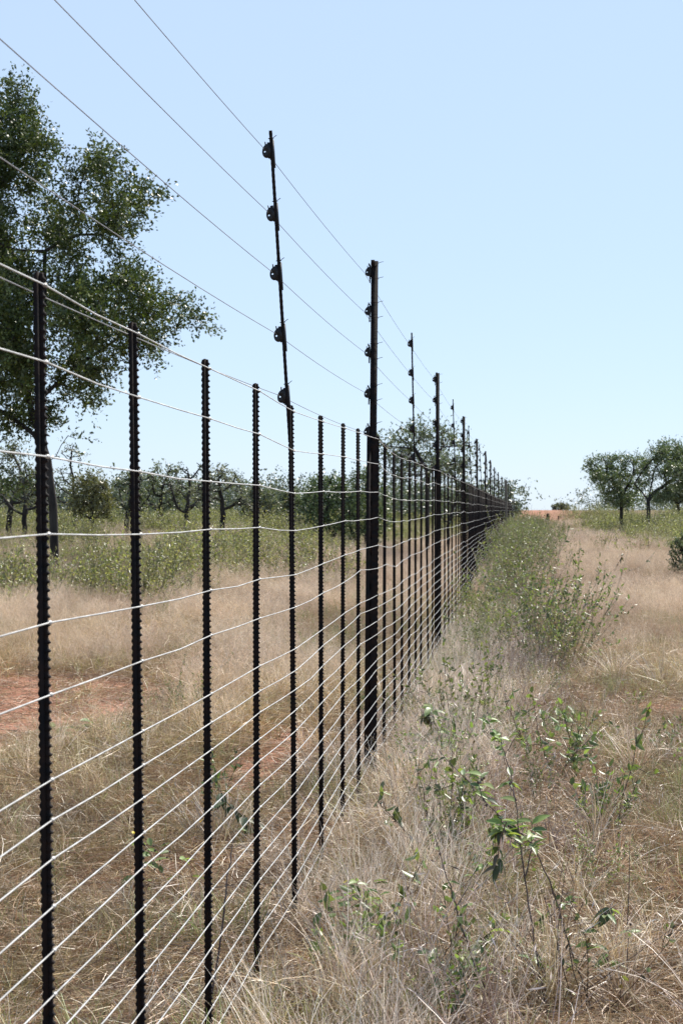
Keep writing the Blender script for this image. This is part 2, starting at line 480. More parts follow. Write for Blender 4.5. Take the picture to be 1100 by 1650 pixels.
# per-dropper placement
tops = {}
wire_nodes = [[] for _ in OFFS]
drng = np.random.default_rng(3)
for i, z in enumerate(DZ):
    ni = i - 6
    x = float(fence_x(z)); th = float(top_h(z)); g = float(ground(x, z))
    lean = LEAN.get(ni, float(drng.normal(0, .25)))
    key = round(float(z), 3)
    is_post = key in postz
    if not is_post: x += math.tan(math.radians(lean)) * .9
    lat = -math.tan(math.radians(lean))
    if is_post:
        o = link('line_post', ME_POLE, fence, floc(x + FNRM[0] * -.015, z, g - .05), (0, math.radians(-lean), 0))
        s = link('standard', ME_POSTLOW, o, (.0, -.012, .05)); s['label'] = 'notched steel standard with a column of small holes'
        if z > 28: pass
        hs_ = [3.15, 2.905, 2.655, 2.405, 2.155] if z < 60 else [3.12, 2.89, 2.66, 2.43, 2.19]
        for h in hs_:
            n_ = link('insulator', ME_INS, o, (-.0218, .0, h + .05 + float(drng.normal(0, .006))))
            n_.rotation_euler = (0, float(drng.normal(0, .06)), 0); n_.scale = (.95, 1, .88)
            if z < 45:
                b = link('insulator_plate', ME_PLATE, o, n_.location + Vector((-.0105, 0, .0)))
                for dz in (-.045, .05):
                    w = link('binding_wire', ME_BIND, o, (.0, 0, n_.location.z + dz)); w.scale = (2.3, 2.2, 1)
        tops[key] = (x - .035 * FNRM[0], z, hs_, -lat * 0)
    else:
        near = z < 30
        o = link('dropper', ME_DROP if near else ME_DROPC, fence, floc(x, z, th - 2.04), (0, math.radians(-lean), float(drng.normal(0, .12))))
        o.location.z += .0
        if key in rodz:
            rl = {7.0: 3.6, 15.2: 1.2}.get(round(float(z), 1), float(drng.uniform(1, 3.5)))
            if z < 3: rl = 1
            r = link('extension_post', ME_ROD, fence, floc(x - .004 - math.tan(math.radians(lean)) * 2.0, z + .014, th - .12), (0, math.radians(-rl), 0))
            hs_ = [3.133, 2.877, 2.635, 2.385, 2.134]
            if z < 3: hs_ = [2.90, 2.71, 2.54, 2.32, 2.10]
            base_z = th - .12
            for h in hs_:
                lz = (h + g - base_z)
                n_ = link('insulator', ME_INS, r, (-.004, 0, lz), (0, float(drng.normal(0, .07)), 0)); n_.scale = (.9, 1, .88)
                b = link('insulator_plate', ME_PLATE, r, (.004, .004, lz))
                if z < 30:
                    w = link('binding_wire', ME_BIND, r, (0, 0, lz + .048))
            tops[key] = (x - math.tan(math.radians(lean)) * 2.0 - .034, z, hs_, math.tan(math.radians(rl)))
    # fence wires at this dropper
    clip_V = MB()
    for j, off in enumerate(OFFS):
        jit = float(drng.normal(0, .0035 if z < 9 else .008))
        if j == 0: jit *= .3
        h = th - off + jit
        side = .0135 if not is_post else .022
        hp = (h - (th - 2.04))
        xx = side - lat * 0 + (-math.tan(math.radians(lean)) * hp)
        p = np.array([x, z, 0]) + FNRM * xx; p[2] = h
        wire_nodes[j].append(p)
        if z < 32:
            q = RV.copy(); q = q[:, [1, 0, 2]]
            q = q + np.array(floc(*p)) - np.array(o.location)
            # into the local frame of the dropper
            clip_V.add(q, RF)
    if z < 32:
        me = clip_V.mesh('wire_ties', M_WIRE, True)
        c = link('wire_ties', me, o); c.matrix_parent_inverse = Matrix.Identity(4)
        c.matrix_local = Matrix.Rotation(-o.rotation_euler.y, 4, 'Y') if not near else (o.rotation_euler.to_matrix().to_4x4().inverted())
        c['kind'] = 'stuff'

for j, nodes in enumerate(wire_nodes):
    nodes = np.array(nodes)
    # mid points with a touch of sag
    mids = (nodes[:-1] + nodes[1:]) / 2; mids[:, 2] -= np.abs(drng.normal(0, .003, len(mids)))
    allp = np.empty((len(nodes) * 2 - 1, 3)); allp[0::2] = nodes; allp[1::2] = mids
    loc = np.array([list(floc(*p)) for p in allp])
    V, F = tube(loc, .0019, 5)
    link('fence_wire', fast_mesh('fence_wire', V, F, None, M_WIRE, True), fence)
# electric wires
tk = sorted(tops.keys())
for j in range(5):
    pts = []
    for key in tk:
        x, z, hs_, ln = tops[key]
        g = float(ground(fence_x(z), z))
        h = hs_[j] + g
        base_z = float(top_h(z)) - .12
        lx = x - ln * (h - base_z) if ln else x - .018
        pts.append((lx, z, h + .0))
    pts = np.array(pts)
    full = []
    for a_, b_ in zip(pts[:-1], pts[1:]):
        for t in np.linspace(0, 1, 9)[:-1]:
            p = a_ * (1 - t) + b_ * t; p = p.copy()
            p[2] -= 4 * .012 * t * (1 - t); full.append(p)
    full.append(pts[-1])
    full = np.array([[-1.2, -4, full[0][2] - .15 + .1 * (j)]] + full)if False else np.array(full)
    loc = np.array([list(floc(*p)) for p in full])
    V, F = tube(loc, .00135, 5)
    o = link('electric_wire', fast_mesh('electric_wire', V, F, None, M_EWIRE, True), fence)
    o['label'] = 'thin bare electric wire strung through black insulators'

# wooden strainer post with a brace, far down the line
mb = MB()
zs = np.linspace(0, 3.28, 14)
mb.add(*tube(np.stack([.006 * np.sin(zs * 3), .006 * np.cos(zs * 2), zs], 1), .083 - .003 * zs, 12))
th_ = np.linspace(0, 2 * np.pi, 12, endpoint=False)
for a_ in range(0, 10, 2):
    pass
capV = [(.0, 0, 3.286)] + [(.073 * math.cos(t), .073 * math.sin(t), 3.28) for t in th_]
mb.add(capV, [(0, 1 + i, 1 + (i + 1) % 12, 1 + (i + 1) % 12) for i in range(12)])
zs_ = 90.0
o = link('strainer_post', mb.mesh('strainer_post', M_WOOD, True), fence, floc(fence_x(zs_) + .03, zs_, ground(fence_x(zs_), zs_) - .05))
o['label'] = 'thick weathered wooden strainer post'

# ------------------------------------------------------------------ instancing of ground cover
def tuft(name, rng, n, h, spread, lean, width, cols, segs=3, droop=.4, heads=0, headlen=.10, curl=.2, mat=None, flat=0.0):
    """a tuft of thin ribbon blades; cols: list of (rgb base, rgb tip)"""
    Vs, Fs, Cs = [], [], []; nb = 0
    for i in range(n):
        ang = rng.uniform(0, 2 * np.pi); rr = spread * math.sqrt(rng.uniform())
        base = np.array([rr * math.cos(ang), rr * math.sin(ang), 0.0])
        da = rng.uniform(0, 2 * np.pi)
        el = math.radians(90) - abs(rng.normal(0, lean)); el = max(el, .05)
        if rng.uniform() < flat:
            el = rng.uniform(-.05, .35); base[2] = rng.uniform(.01, h * .45)
        hh = h * rng.uniform(.55, 1.15)
        d = np.array([math.cos(da) * math.cos(el), math.sin(da) * math.cos(el), math.sin(el)])
        side = np.cross(d, rng.normal(size=3)); side /= np.linalg.norm(side)
        bend = rng.normal(size=3) * curl; bend[2] = -abs(rng.normal(0, droop))
        p = base.copy(); pts = [p.copy()]
        step = hh / segs
        for s in range(segs):
            d = d + bend / segs; d /= np.linalg.norm(d); p = p + d * step; pts.append(p.copy())
        w0 = width * rng.uniform(.6, 1.3)
        c0, c1 = cols[rng.integers(len(cols))]; v = rng.uniform(.75, 1.25)
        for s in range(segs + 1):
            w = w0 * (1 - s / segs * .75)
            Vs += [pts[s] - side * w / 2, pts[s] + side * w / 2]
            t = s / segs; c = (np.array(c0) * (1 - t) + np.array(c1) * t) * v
            Cs += [c, c]
        for s in range(segs):
            b = nb + 2 * s; Fs.append((b, b + 1, b + 3, b + 2))
        nb += 2 * (segs + 1)
        if heads:
            tp = pts[-1]
            for q in range(heads):
                t = rng.uniform(0, 1) ** .7
                b0 = tp - d * headlen * 1.3 * t
                dd = d * .6 + rng.normal(size=3) * .55; dd /= np.linalg.norm(dd)
                e = b0 + dd * headlen * rng.uniform(.3, .8)
                sd = np.cross(dd, rng.normal(size=3)); sd /= np.linalg.norm(sd)
                ww = width * rng.uniform(.5, 1.1)
                m_ = (b0 + e) / 2
                Vs += [b0, m_ + sd * ww / 2, e, m_ - sd * ww / 2]
                c = np.array(c1) * rng.uniform(.85, 1.2); Cs += [c] * 4
                Fs.append((nb, nb + 1, nb + 2, nb + 3)); nb += 4
    return fast_mesh(name, Vs, Fs, Cs, mat)

def leaf_quads(P0, D, S, L, W, fold=.18):
    """folded leaf: two quads sharing a midrib -> returns V (n*6), F"""
    n = len(P0)
    U = np.cross(D, S); U /= np.linalg.norm(U, axis=1, keepdims=True) + 1e-9
    L = L[:, None]; W = W[:, None]
    b = P0; tip = P0 + D * L - U * L * .16
    q = lambda t, w, sg: P0 + D * L * t + sg * S * W * w + U * (W * fold * 1.6 * w - L * .16 * t * t)
    V = np.stack([b, q(.28, .44, 1), q(.68, .40, 1), tip, q(.68, .40, -1), q(.28, .44, -1)], 1).reshape(-1, 3)
    k = np.arange(n)[:, None] * 6
    F = np.concatenate([k + np.array([[0, 3, 2, 1]]), k + np.array([[0, 5, 4, 3]])], 0)
    return V, F

def unit(v): return v / (np.linalg.norm(v, axis=-1, keepdims=True) + 1e-9)

def weed_bush(name, rng, h, stems, leaves, leaf, spread, cols, stem_c=(.20, .15, .125), low=.35, mat=None, side=3):
    """woody weed: several thin stems with small leaves along them; leaf and stem colours by attribute"""
    mb = MB()
    LP, LD = [], []
    for s in range(stems):
        a_ = rng.uniform(0, 2 * np.pi); ln = rng.uniform(.1, .55)
        d = np.array([math.cos(a_) * ln, math.sin(a_) * ln, 1.0]); d /= np.linalg.norm(d)
        p = np.array([math.cos(a_), math.sin(a_), 0]) * rng.uniform(0, spread)
        hh = h * rng.uniform(.6, 1.1); seg = 6
        pts = [p.copy()]
        for q in range(seg):
            d = unit(d + rng.normal(size=3) * .13 + np.array([0, 0, .03])); p = p + d * hh / seg; pts.append(p.copy())
        pts = np.array(pts)
        mb.add(*tube(pts, np.linspace(.0035, .0014, seg + 1), 3), np.array(stem_c) * rng.uniform(.6, 1.3))
        br = [pts]
        for q in range(side):
            t = rng.integers(2, seg); b0 = pts[t]
            dd = unit(d + rng.normal(size=3) * .7); l_ = hh * rng.uniform(.18, .4)
            bp = np.array([b0, b0 + dd * l_ * .5, b0 + unit(dd + np.array([0, 0, .4])) * l_])
            mb.add(*tube(bp, [.002, .0015, .001], 3), np.array(stem_c) * rng.uniform(.6, 1.3)); br.append(bp)
        for q in range(leaves):
            b = br[rng.integers(len(br))] if rng.uniform() < .7 else pts
            t = (low + (1 - low) * rng.uniform() ** .8) if b is pts else rng.uniform(.1, 1)
            f = t * (len(b) - 1); i0 = min(int(f), len(b) - 2)
            LP.append(b[i0] + (b[i0 + 1] - b[i0]) * (f - i0)); LD.append(rng.normal(size=3) + np.array([0, 0, .3]))
    LP = np.array(LP); LD = unit(np.array(LD)); n = len(LP)
    S = unit(np.cross(LD, rng.normal(size=(n, 3)) * .6 + np.array([0, 0, 1.0])))
    V, F = leaf_quads(LP, LD, S, leaf * rng.uniform(.6, 1.25, n), leaf * .5 * rng.uniform(.7, 1.2, n))
    c = np.array(cols)[rng.integers(len(cols), size=n)] * rng.uniform(.7, 1.3, (n, 1))
    mb.add(V, F, np.repeat(c, 6, 0))
    return mb.mesh(name, mat)

def scatter(name, label, protos, pts, idx, rotz, tilt, scl, sclz=None):
    """one 'stuff' object: points carrying instances of the prototype meshes"""
    pc = bpy.data.collections.new(name + '_kinds')
    for k, me in enumerate(protos):
        po = bpy.data.objects.new('%s_tuft_%02d' % (name, k), me); pc.objects.link(po)
    me = bpy.data.meshes.new(name)
    me.vertices.add(len(pts)); me.vertices.foreach_set('co', np.asarray(pts, np.float32).ravel())
    a_ = me.attributes.new('kind_index', 'INT', 'POINT'); a_.data.foreach_set('value', np.asarray(idx, np.int32))
    a_ = me.attributes.new('turn', 'FLOAT_VECTOR', 'POINT')
    rot = np.stack([tilt[:, 0], tilt[:, 1], rotz], 1).astype(np.float32); a_.data.foreach_set('vector', rot.ravel())
    a_ = me.attributes.new('size', 'FLOAT_VECTOR', 'POINT')
    s3 = np.stack([scl, scl, sclz if sclz is not None else scl], 1).astype(np.float32); a_.data.foreach_set('vector', s3.ravel())
    o = link(name, me)
    ng = bpy.data.node_groups.new(name + '_nodes', 'GeometryNodeTree')
    ng.interface.new_socket('Geometry', in_out='INPUT', socket_type='NodeSocketGeometry')
    ng.interface.new_socket('Geometry', in_out='OUTPUT', socket_type='NodeSocketGeometry')
    gi = ng.nodes.new('NodeGroupInput'); go = ng.nodes.new('NodeGroupOutput')
    ip = ng.nodes.new('GeometryNodeInstanceOnPoints'); ci = ng.nodes.new('GeometryNodeCollectionInfo')
    ci.inputs['Collection'].default_value = pc; ci.inputs['Separate Children'].default_value = True; ci.inputs['Reset Children'].default_value = True
    def attr(nm, t):
        n = ng.nodes.new('GeometryNodeInputNamedAttribute'); n.data_type = t; n.inputs['Name'].default_value = nm; return n
    A, B, C_ = attr('kind_index', 'INT'), attr('turn', 'FLOAT_VECTOR'), attr('size', 'FLOAT_VECTOR')
    er = ng.nodes.new('FunctionNodeEulerToRotation')
    ng.links.new(gi.outputs[0], ip.inputs['Points']); ng.links.new(ci.outputs[0], ip.inputs['Instance'])
    ip.inputs['Pick Instance'].default_value = True
    ng.links.new(A.outputs[0], ip.inputs['Instance Index'])
    ng.links.new(B.outputs[0], er.inputs[0]); ng.links.new(er.outputs[0], ip.inputs['Rotation'])
    ng.links.new(C_.outputs[0], ip.inputs['Scale'])
    ng.links.new(ip.outputs[0], go.inputs[0])
    md = o.modifiers.new('scatter', 'NODES'); md.node_group = ng
    tag(o, label, kind='stuff')
    return o

srng = np.random.default_rng(11)
def candidates(y0, y1, dens, side=1.6, k=.215):
    """uniform points over the view wedge (with margins) at dens per square metre"""
    A = 0; out = []
    area = (k * (y1 ** 2 - y0 ** 2) + 2 * side * (y1 - y0))
    n = int(area * dens)
    # sample y by width
    ys = []
    while len(ys) < n:
        y = srng.uniform(y0, y1, n); w = (2 * k * y + 2 * side) / (2 * k * y1 + 2 * side)
        ys.extend(y[srng.uniform(size=n) < w])
    y = np.array(ys[:n]); x = srng.uniform(-1, 1, n) * (k * y + side)
    return x, y
def place(name, label, protos, x, y, p, smin, smax, tilt=.12, zs=None, far_grow=0.0, sink=.01, clump=None):
    keep = srng.uniform(size=len(x)) < p
    x, y = x[keep], y[keep]; n = len(x)
    pts = np.stack([x, y, ground(x, y) - sink], 1)
    s = srng.uniform(smin, smax, n) * (1 + far_grow * np.clip(y - 30, 0, 100) / 100)
    if clump: s = s * (.36 + 1.25 * sstep(.28, .72, fbm(x * clump, y * clump * .6, 77, 2)))
    idx = srng.integers(len(protos), size=n)
    if name == 'by_area':
        f = fbm(x * .55 + 7, y * .28, 63) + srng.normal(0, .07, n)
        idx = np.clip(((f - .32) / .36 * len(protos)).astype(int), 0, len(protos) - 1)
        s = s * (.8 + .45 * (idx / len(protos)))
    return dict(pts=pts, idx=idx, rotz=srng.uniform(0, 6.283, n), tilt=srng.normal(0, tilt, (n, 2)), s=s)
def merge(name, label, protos, parts):
    scatter(name, label, protos, np.concatenate([q['pts'] for q in parts]), np.concatenate([q['idx'] for q in parts]),
            np.concatenate([q['rotz'] for q in parts]), np.concatenate([q['tilt'] for q in parts]), np.concatenate([q['s'] for q in parts]))

trng = np.random.default_rng(5)
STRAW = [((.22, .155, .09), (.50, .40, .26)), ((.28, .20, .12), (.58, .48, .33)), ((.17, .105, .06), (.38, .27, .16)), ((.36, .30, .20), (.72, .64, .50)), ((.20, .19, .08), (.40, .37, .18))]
BROWN = [((.20, .11, .065), (.38, .245, .155)), ((.24, .15, .09), (.45, .32, .215)), ((.30, .23, .16), (.55, .46, .35))]
PALE = [((.40, .33, .26), (.66, .60, .52)), ((.48, .42, .34), (.74, .69, .62)), ((.30, .22, .17), (.52, .43, .36))]
FEATH = [((.33, .22, .14), (.62, .50, .39)), ((.38, .27, .18), (.68, .57, .46)), ((.30, .19, .12), (.56, .43, .33))]
GREEN = [((.13, .16, .05), (.28, .36, .10)), ((.16, .19, .06), (.38, .44, .15)), ((.28, .25, .13), (.50, .45, .25))]
def warm(L, k=(1.08, 1.0, .90)): return [tuple(tuple(np.array(c) * np.array(k)) for c in p) for p in L]
STRAW, PALE, BROWN = warm(STRAW, (1.17, 1.13, 1.02)), warm(PALE, (1.42, 1.37, 1.30)), warm(BROWN, (1.12, 1.08, 1.0))
FEATH = warm(FEATH, (1.08, 1.07, 1.04))
SK = [(.60, .56, .50), (.80, .76, .70), (.88, .92, .72), (1.0, 1.0, 1.0), (1.15, 1.12, 1.08)]
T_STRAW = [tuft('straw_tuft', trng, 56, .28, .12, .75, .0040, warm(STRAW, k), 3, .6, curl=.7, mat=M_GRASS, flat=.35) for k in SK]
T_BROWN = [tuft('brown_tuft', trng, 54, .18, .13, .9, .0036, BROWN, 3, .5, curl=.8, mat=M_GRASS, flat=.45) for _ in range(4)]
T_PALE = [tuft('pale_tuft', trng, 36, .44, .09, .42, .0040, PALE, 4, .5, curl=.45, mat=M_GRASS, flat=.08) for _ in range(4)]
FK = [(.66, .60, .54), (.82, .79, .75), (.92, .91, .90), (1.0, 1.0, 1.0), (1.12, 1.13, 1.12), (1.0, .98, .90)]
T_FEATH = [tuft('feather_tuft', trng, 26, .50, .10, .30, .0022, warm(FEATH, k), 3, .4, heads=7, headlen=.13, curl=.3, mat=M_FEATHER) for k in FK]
T_LITTER = [tuft('litter_tuft', trng, 64, .12, .17, 1.4, .0036, STRAW[:3] + BROWN + BROWN, 3, .1, curl=1.3, mat=M_GRASS, flat=.92) for _ in range(4)]
T_CURL = [tuft('curl_tuft', trng, 44, .20, .12, .8, .0038, STRAW[:2] + BROWN[1:] + PALE[:1], 6, 1.5, curl=2.2, mat=M_GRASS, flat=.3) for _ in range(4)]
RUST = [((.20, .12, .07), (.42, .29, .19)), ((.24, .15, .09), (.48, .35, .24)), ((.30, .22, .14), (.58, .47, .35))]
T_RUST = [tuft('rust_tuft', trng, 34, .42, .09, .38, .0028, RUST, 3, .4, heads=3, headlen=.10, curl=.35, mat=M_FEATHER) for _ in range(4)]
STALKC = [((.22, .155, .13), (.42, .33, .29)), ((.30, .23, .20), (.52, .44, .40)), ((.12, .08, .065), (.24, .17, .14))]
T_STALK = [tuft('stalk_tuft', trng, 15, .62, .10, .42, .0052, STALKC, 5, .15, heads=2, headlen=.09, curl=.5, mat=M_GRASS) for _ in range(5)]
T_BUNCH = [tuft('bunch_tuft', trng, 70, .46, .05, .48, .0056, [q for q in STRAW[:2] + PALE + STRAW[3:4]], 5, .9, curl=.55, mat=M_GRASS, flat=.06, heads=1, headlen=.05) for _ in range(4)]
T_GREEN = [tuft('green_tuft', trng, 26, .24, .05, .45, .0034, GREEN, 3, .5, curl=.35, mat=M_GRASS) for _ in range(3)]
LEAFC = [(.15, .19, .075), (.20, .24, .10), (.10, .13, .06), (.27, .29, .14), (.19, .20, .11)]
T_WEED = [weed_bush('weed', trng, .95, 13, 36, .032, .17, LEAFC, stem_c=(.42, .33, .28), low=.30, mat=M_LEAF) for _ in range(6)]
T_TALL = [weed_bush('tall_weed_kind', trng, .85, 4, 14, .044, .05, [(.24, .29, .12), (.30, .34, .16), (.19, .23, .09), (.10, .12, .06), (.30, .30, .12), (.10, .07, .045)], stem_c=(.12, .085, .07), low=.45, mat=M_LEAF) for _ in range(5)]
T_NEAR = [weed_bush('near_weed', trng, .50, 5, 16, .050, .10, [(.19, .25, .09), (.24, .29, .12), (.14, .19, .07), (.10, .12, .06)], stem_c=(.12, .085, .07), low=.25, mat=M_LEAF) for _ in range(5)]
T_FIELD = [weed_bush('field_weed', trng, .85, 12, 26, .046, .26, [tuple(np.array(c) * np.array([1.45, 1.3, 1.3])) for c in LEAFC] + [(.38, .34, .20), (.34, .32, .19)], low=.12, mat=M_LEAF) for _ in range(4)]

def stone_mesh(k):
    R = np.random.default_rng(k)
    V = []; F = []
    rings = 4; seg = 7
    V.append((0, 0, .5))
    for i in range(1, rings):
        a_ = math.pi * i / rings
        for j in range(seg):
            b_ = 2 * math.pi * j / seg; rr = R.uniform(.8, 1.15)
            V.append((math.sin(a_) * math.cos(b_) * rr, math.sin(a_) * math.sin(b_) * rr * .8, math.cos(a_) * .5 * rr))
    V.append((0, 0, -.5))
    for j in range(seg):
        j2 = (j + 1) % seg
        F.append((0, 1 + j, 1 + j2, 1 + j2))
        for i in range(rings - 2):
            a_ = 1 + i * seg; F.append((a_ + j, a_ + seg + j, a_ + seg + j2, a_ + j2))
        F.append((len(V) - 1, 1 + (rings - 2) * seg + j2, 1 + (rings - 2) * seg + j, 1 + (rings - 2) * seg + j))
    return fast_mesh('stone', V, F, np.tile(np.array([(.30, .15, .10), (.38, .24, .17), (.22, .13, .10)])[k % 3], (len(V), 1)), M_STONE)
M_STONE = leaf_mat('red_clod', .9, 0.0, .2, .4, .02)
def zones(x, y):
    d = fence_x(y) - x
    return d, m_bare(x, y), m_green_field(x, y), m_hedge(x, y)

x, y = candidates(4.5, 26, 60)
d, mb_, mg, mh = zones(x, y)
stp = place('', '', [0] * 6, x, y, np.clip(mb_ * .9 + .03, 0, 1), .0, 1.0, .3, sink=.0)
stp['s'] = .004 + .016 * srng.uniform(size=len(stp['s'])) ** 3
merge_later = stp
# near ground (5..32 m)
parts_straw, parts_brown, parts_pale, parts_feath, parts_green = [], [], [], [], []
x, y = candidates(4.2, 32, 95)
d, mb_, mg, mh = zones(x, y)
n1 = fbm(x * 1.1, y * .8, 51); n2 = fbm(x * 2.3, y * 1.7, 61)
rightv = sstep(.9, 1.8, -d + (n1 - .5) * 1.2)           # right verge
leftv = sstep(.2, .9, d)
bare = np.clip(mb_ * 1.15, 0, 1)
strip = np.exp(-(((-d) - .42) / .34) ** 2)
dens = (.55 + .45 * sstep(.3, .6, n2))
p_str = (1 - bare * .97) * dens * (.75 * leftv * (1 - .55 * sstep(14, 24, y)) + .40 * rightv * (1 - .6 * sstep(17, 27, y)) + .55 * strip)
p_brn = (1 - bare * .92) * dens * (.62 * rightv * (1 - sstep(20, 29, y)) + .22 * leftv + .12)
p_pal = (1 - bare) * strip * (1 - sstep(20, 30, y)) * (.45 + .5 * sstep(8.5, 11, y)) * sstep(.2, .42, n1)
parts_straw.append(place('by_area', '', T_STRAW, x, y, p_str, .65, 1.25))
parts_brown.append(place('', '', T_BROWN, x, y, p_brn, .7, 1.4))
parts_pale.append(place('', '', T_PALE, x, y, p_pal, .5, .92, .18))
x, y = candidates(4.2, 20, 95)
d, mb_, mg, mh = zones(x, y); n1 = fbm(x * 1.5, y * 1.1, 57)
lit = [place('', '', T_LITTER, x, y, (1 - np.clip(mb_, 0, 1) * .72) * (.9 - .35 * sstep(10, 20, y)), .7, 1.3, .1)]
cur = [place('', '', T_CURL, x, y, (1 - np.clip(mb_ * 1.2, 0, 1)) * (.08 + .4 * sstep(.4, .65, n1)) * (1 - sstep(12, 20, y)), .7, 1.3, .2)]
merge('litter', 'matted broken straw and dead stalks lying on the ground near the fence', T_LITTER, lit)
merge('curly_grass', 'curled bleached grass blades tangled in loose clumps near the fence', T_CURL, cur)
x, y = candidates(4.2, 32, 34)
d, mb_, mg, mh = zones(x, y); bare = np.clip(mb_ * 1.15, 0, 1)
n1 = fbm(x * .9, y * .6, 71); n2 = fbm(x * 1.6, y * 1.2, 81)
p_f = (1 - bare) * np.clip(sstep(.4, 1.2, d) * sstep(10, 17, y + (n1 - .5) * 9) * .95 + sstep(1.0, 1.8, -d) * sstep(17, 26, y + (n1 - .5) * 9) * 1.0
                           + sstep(.5, 1.5, d) * .2, 0, 1) * (1 - .8 * mh) * (.3 + .7 * sstep(.35, .55, fbm(x * .8, y * .45, 97)))
parts_feath.append(place('by_area', '', T_FEATH, x, y, p_f, .6, 1.05, .1))
p_g = (1 - bare) * sstep(.46, .64, n2) * .85 + .04
parts_green.append(place('', '', T_GREEN, x, y, p_g, .5, 1.2, .15))
# far ground (32..152 m)
x, y = candidates(32, 143, 10.5, side=3)
d, mb_, mg, mh = zones(x, y)
n1 = fbm(x * .35, y * .15, 91)
p_f = (1 - np.clip(mb_, 0, 1)) * (1 - .5 * mg) * (1 - .75 * mh) * (.5 + .5 * sstep(.4, .55, n1))
parts_feath.append(place('by_area', '', T_FEATH, x, y, p_f, .75, 1.1, .1, far_grow=.1))
p_b = (1 - np.clip(mb_, 0, 1)) * (1 - mh) * .16
parts_straw.append(place('by_area', '', T_STRAW, x, y, p_b, .8, 1.25, far_grow=.3))
x, y = candidates(4.6, 24, 14, side=.8)
d, mb_, mg, mh = zones(x, y); n1 = fbm(x * 1.7, y * 1.1, 93)
st = place('', '', T_STALK, x, y, np.exp(-(((-d) - .75) / .38) ** 2) * (.12 + .7 * sstep(.42, .6, n1)), .5, 1.0, .15)
merge('dead_stalks', 'pinkish grey dead weed stalks standing in the pale grass right of the fence', T_STALK, [st])
x, y = candidates(9, 110, 9, side=1.5)
d, mb_, mg, mh = zones(x, y); n1 = fbm(x * .7 + 3, y * .28, 95)
ru = place('', '', T_RUST, x, y, (1 - mb_) * (1 - .7 * mg) * (1 - .9 * mh) * (sstep(.50, .66, n1) * .7 + np.exp(-((x - 4.2) / .9) ** 2 - ((y - 31) / 3.) ** 2) + np.exp(-((x - 3.3) / .5) ** 2 - ((y - 26) / 2.5) ** 2)) * (np.abs(d) > .4), .6, 1.15, .12)
merge('rusty_grass', 'reddish brown grass standing in patches among the beige grass', T_RUST, [ru])
merge('stones', 'small red stones and earth clods strewn over the bare patches', [stone_mesh(k) for k in range(6)], [merge_later])
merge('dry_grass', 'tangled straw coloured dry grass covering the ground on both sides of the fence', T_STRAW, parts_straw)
merge('brown_grass', 'low reddish brown trampled grass on the right verge', T_BROWN, parts_brown)
merge('pale_grass', 'upright pale grey dry grass growing along the foot of the fence', T_PALE, parts_pale)
merge('feathery_grass', 'soft pinkish beige grass with feathery seed heads', T_FEATH, parts_feath)
merge('green_grass', 'sparse fresh green grass shoots among the dry straw', T_GREEN, parts_green)

# weeds hugging the fence and the green field weeds
x, y = candidates(11, 132, 7.5, side=.6)
d, mb_, mg, mh = zones(x, y)
w1 = place('', '', T_WEED, x, y, mh * (.75 + .25 * sstep(11, 19, y)) * np.clip(.98 - .004 * y, .3, 1) * (.10 + .90 * sstep(.36, .56, fbm(x * 1.0, y * .35, 43))), .55, .98, .16, far_grow=.25, clump=.9)
x, y = candidates(6, 30, 2.2)
d, mb_, mg, mh = zones(x, y)
w2 = place('', '', T_WEED, x, y, .20 * sstep(-.2, .1, -d) * (1 - sstep(.9, 1.6, -d)) + .012 + .25 * sstep(.5, .9, d) * (1 - sstep(1.5, 2.2, d)) * sstep(11, 14, y), .35, .65, .2)
x, y = candidates(4.6, 15, 9)
d, mb_, mg, mh = zones(x, y); n3 = fbm(x * 1.2, y * .9, 47)
w3 = place('', '', T_NEAR, x, y, (.06 + .42 * sstep(.42, .65, n3)) * (sstep(.15, .5, -d) * (1 - .75 * sstep(1.0, 1.6, -d)) + .04 * (d > .6)) * (1 - sstep(11, 15, y)), .5, 1.2, .25)
x, y = candidates(5.0, 15, 9)
d, mb_, mg, mh = zones(x, y); n3 = fbm(x * 1.1 + 5, y * .8, 49)
w4 = place('', '', T_TALL, x, y, (.03 + .30 * sstep(.44, .64, n3)) * sstep(.4, .7, -d) * (1 - .9 * sstep(1.1, 1.7, -d)), .45, .95, .3)
merge('thin_weeds', 'thin dark stemmed weeds with few leaves scattered right of the fence', T_TALL, [w4])
x, y = candidates(4.4, 18, 7)
d, mb_, mg, mh = zones(x, y); n3 = fbm(x * .9 + 9, y * .7, 53)
bn = place('', '', T_BUNCH, x, y, (1 - mb_) * (.10 + .75 * sstep(.42, .62, n3)) * (np.abs(d) > .15), .45, 1.05, .18)
merge('bunch_grass', 'bleached grass tussocks with broad arching blades near the fence', T_BUNCH, [bn])
merge('low_weeds', 'scattered low green weeds with oval leaves in the straw right of the fence', T_NEAR, [w3])
merge('fence_weeds', 'thick leafy green weeds with pinkish stems growing along the right side of the fence', T_WEED, [w1, w2])
x, y = candidates(26, 150, 3.0, side=4)
d, mb_, mg, mh = zones(x, y)
f1 = place('', '', T_FIELD, x, y, mg * (.15 + .75 * sstep(.35, .6, fbm(x * .7, y * .3, 45))) + .003 * (1 - mh), .5, .98, .16, clump=.45, far_grow=.15)
x, y = candidates(55, 125, 1.6, side=4)
d, mb_, mg, mh = zones(x, y)
f2 = place('', '', T_FIELD, x, y, mg * (-d > 4) * .55 * sstep(.42, .6, fbm(x * .4, y * .12, 46)), .8, 1.6, .14)
merge('field_weeds', 'waist high green weeds filling the open field beyond the dry grass', T_FIELD, [f1, f2])

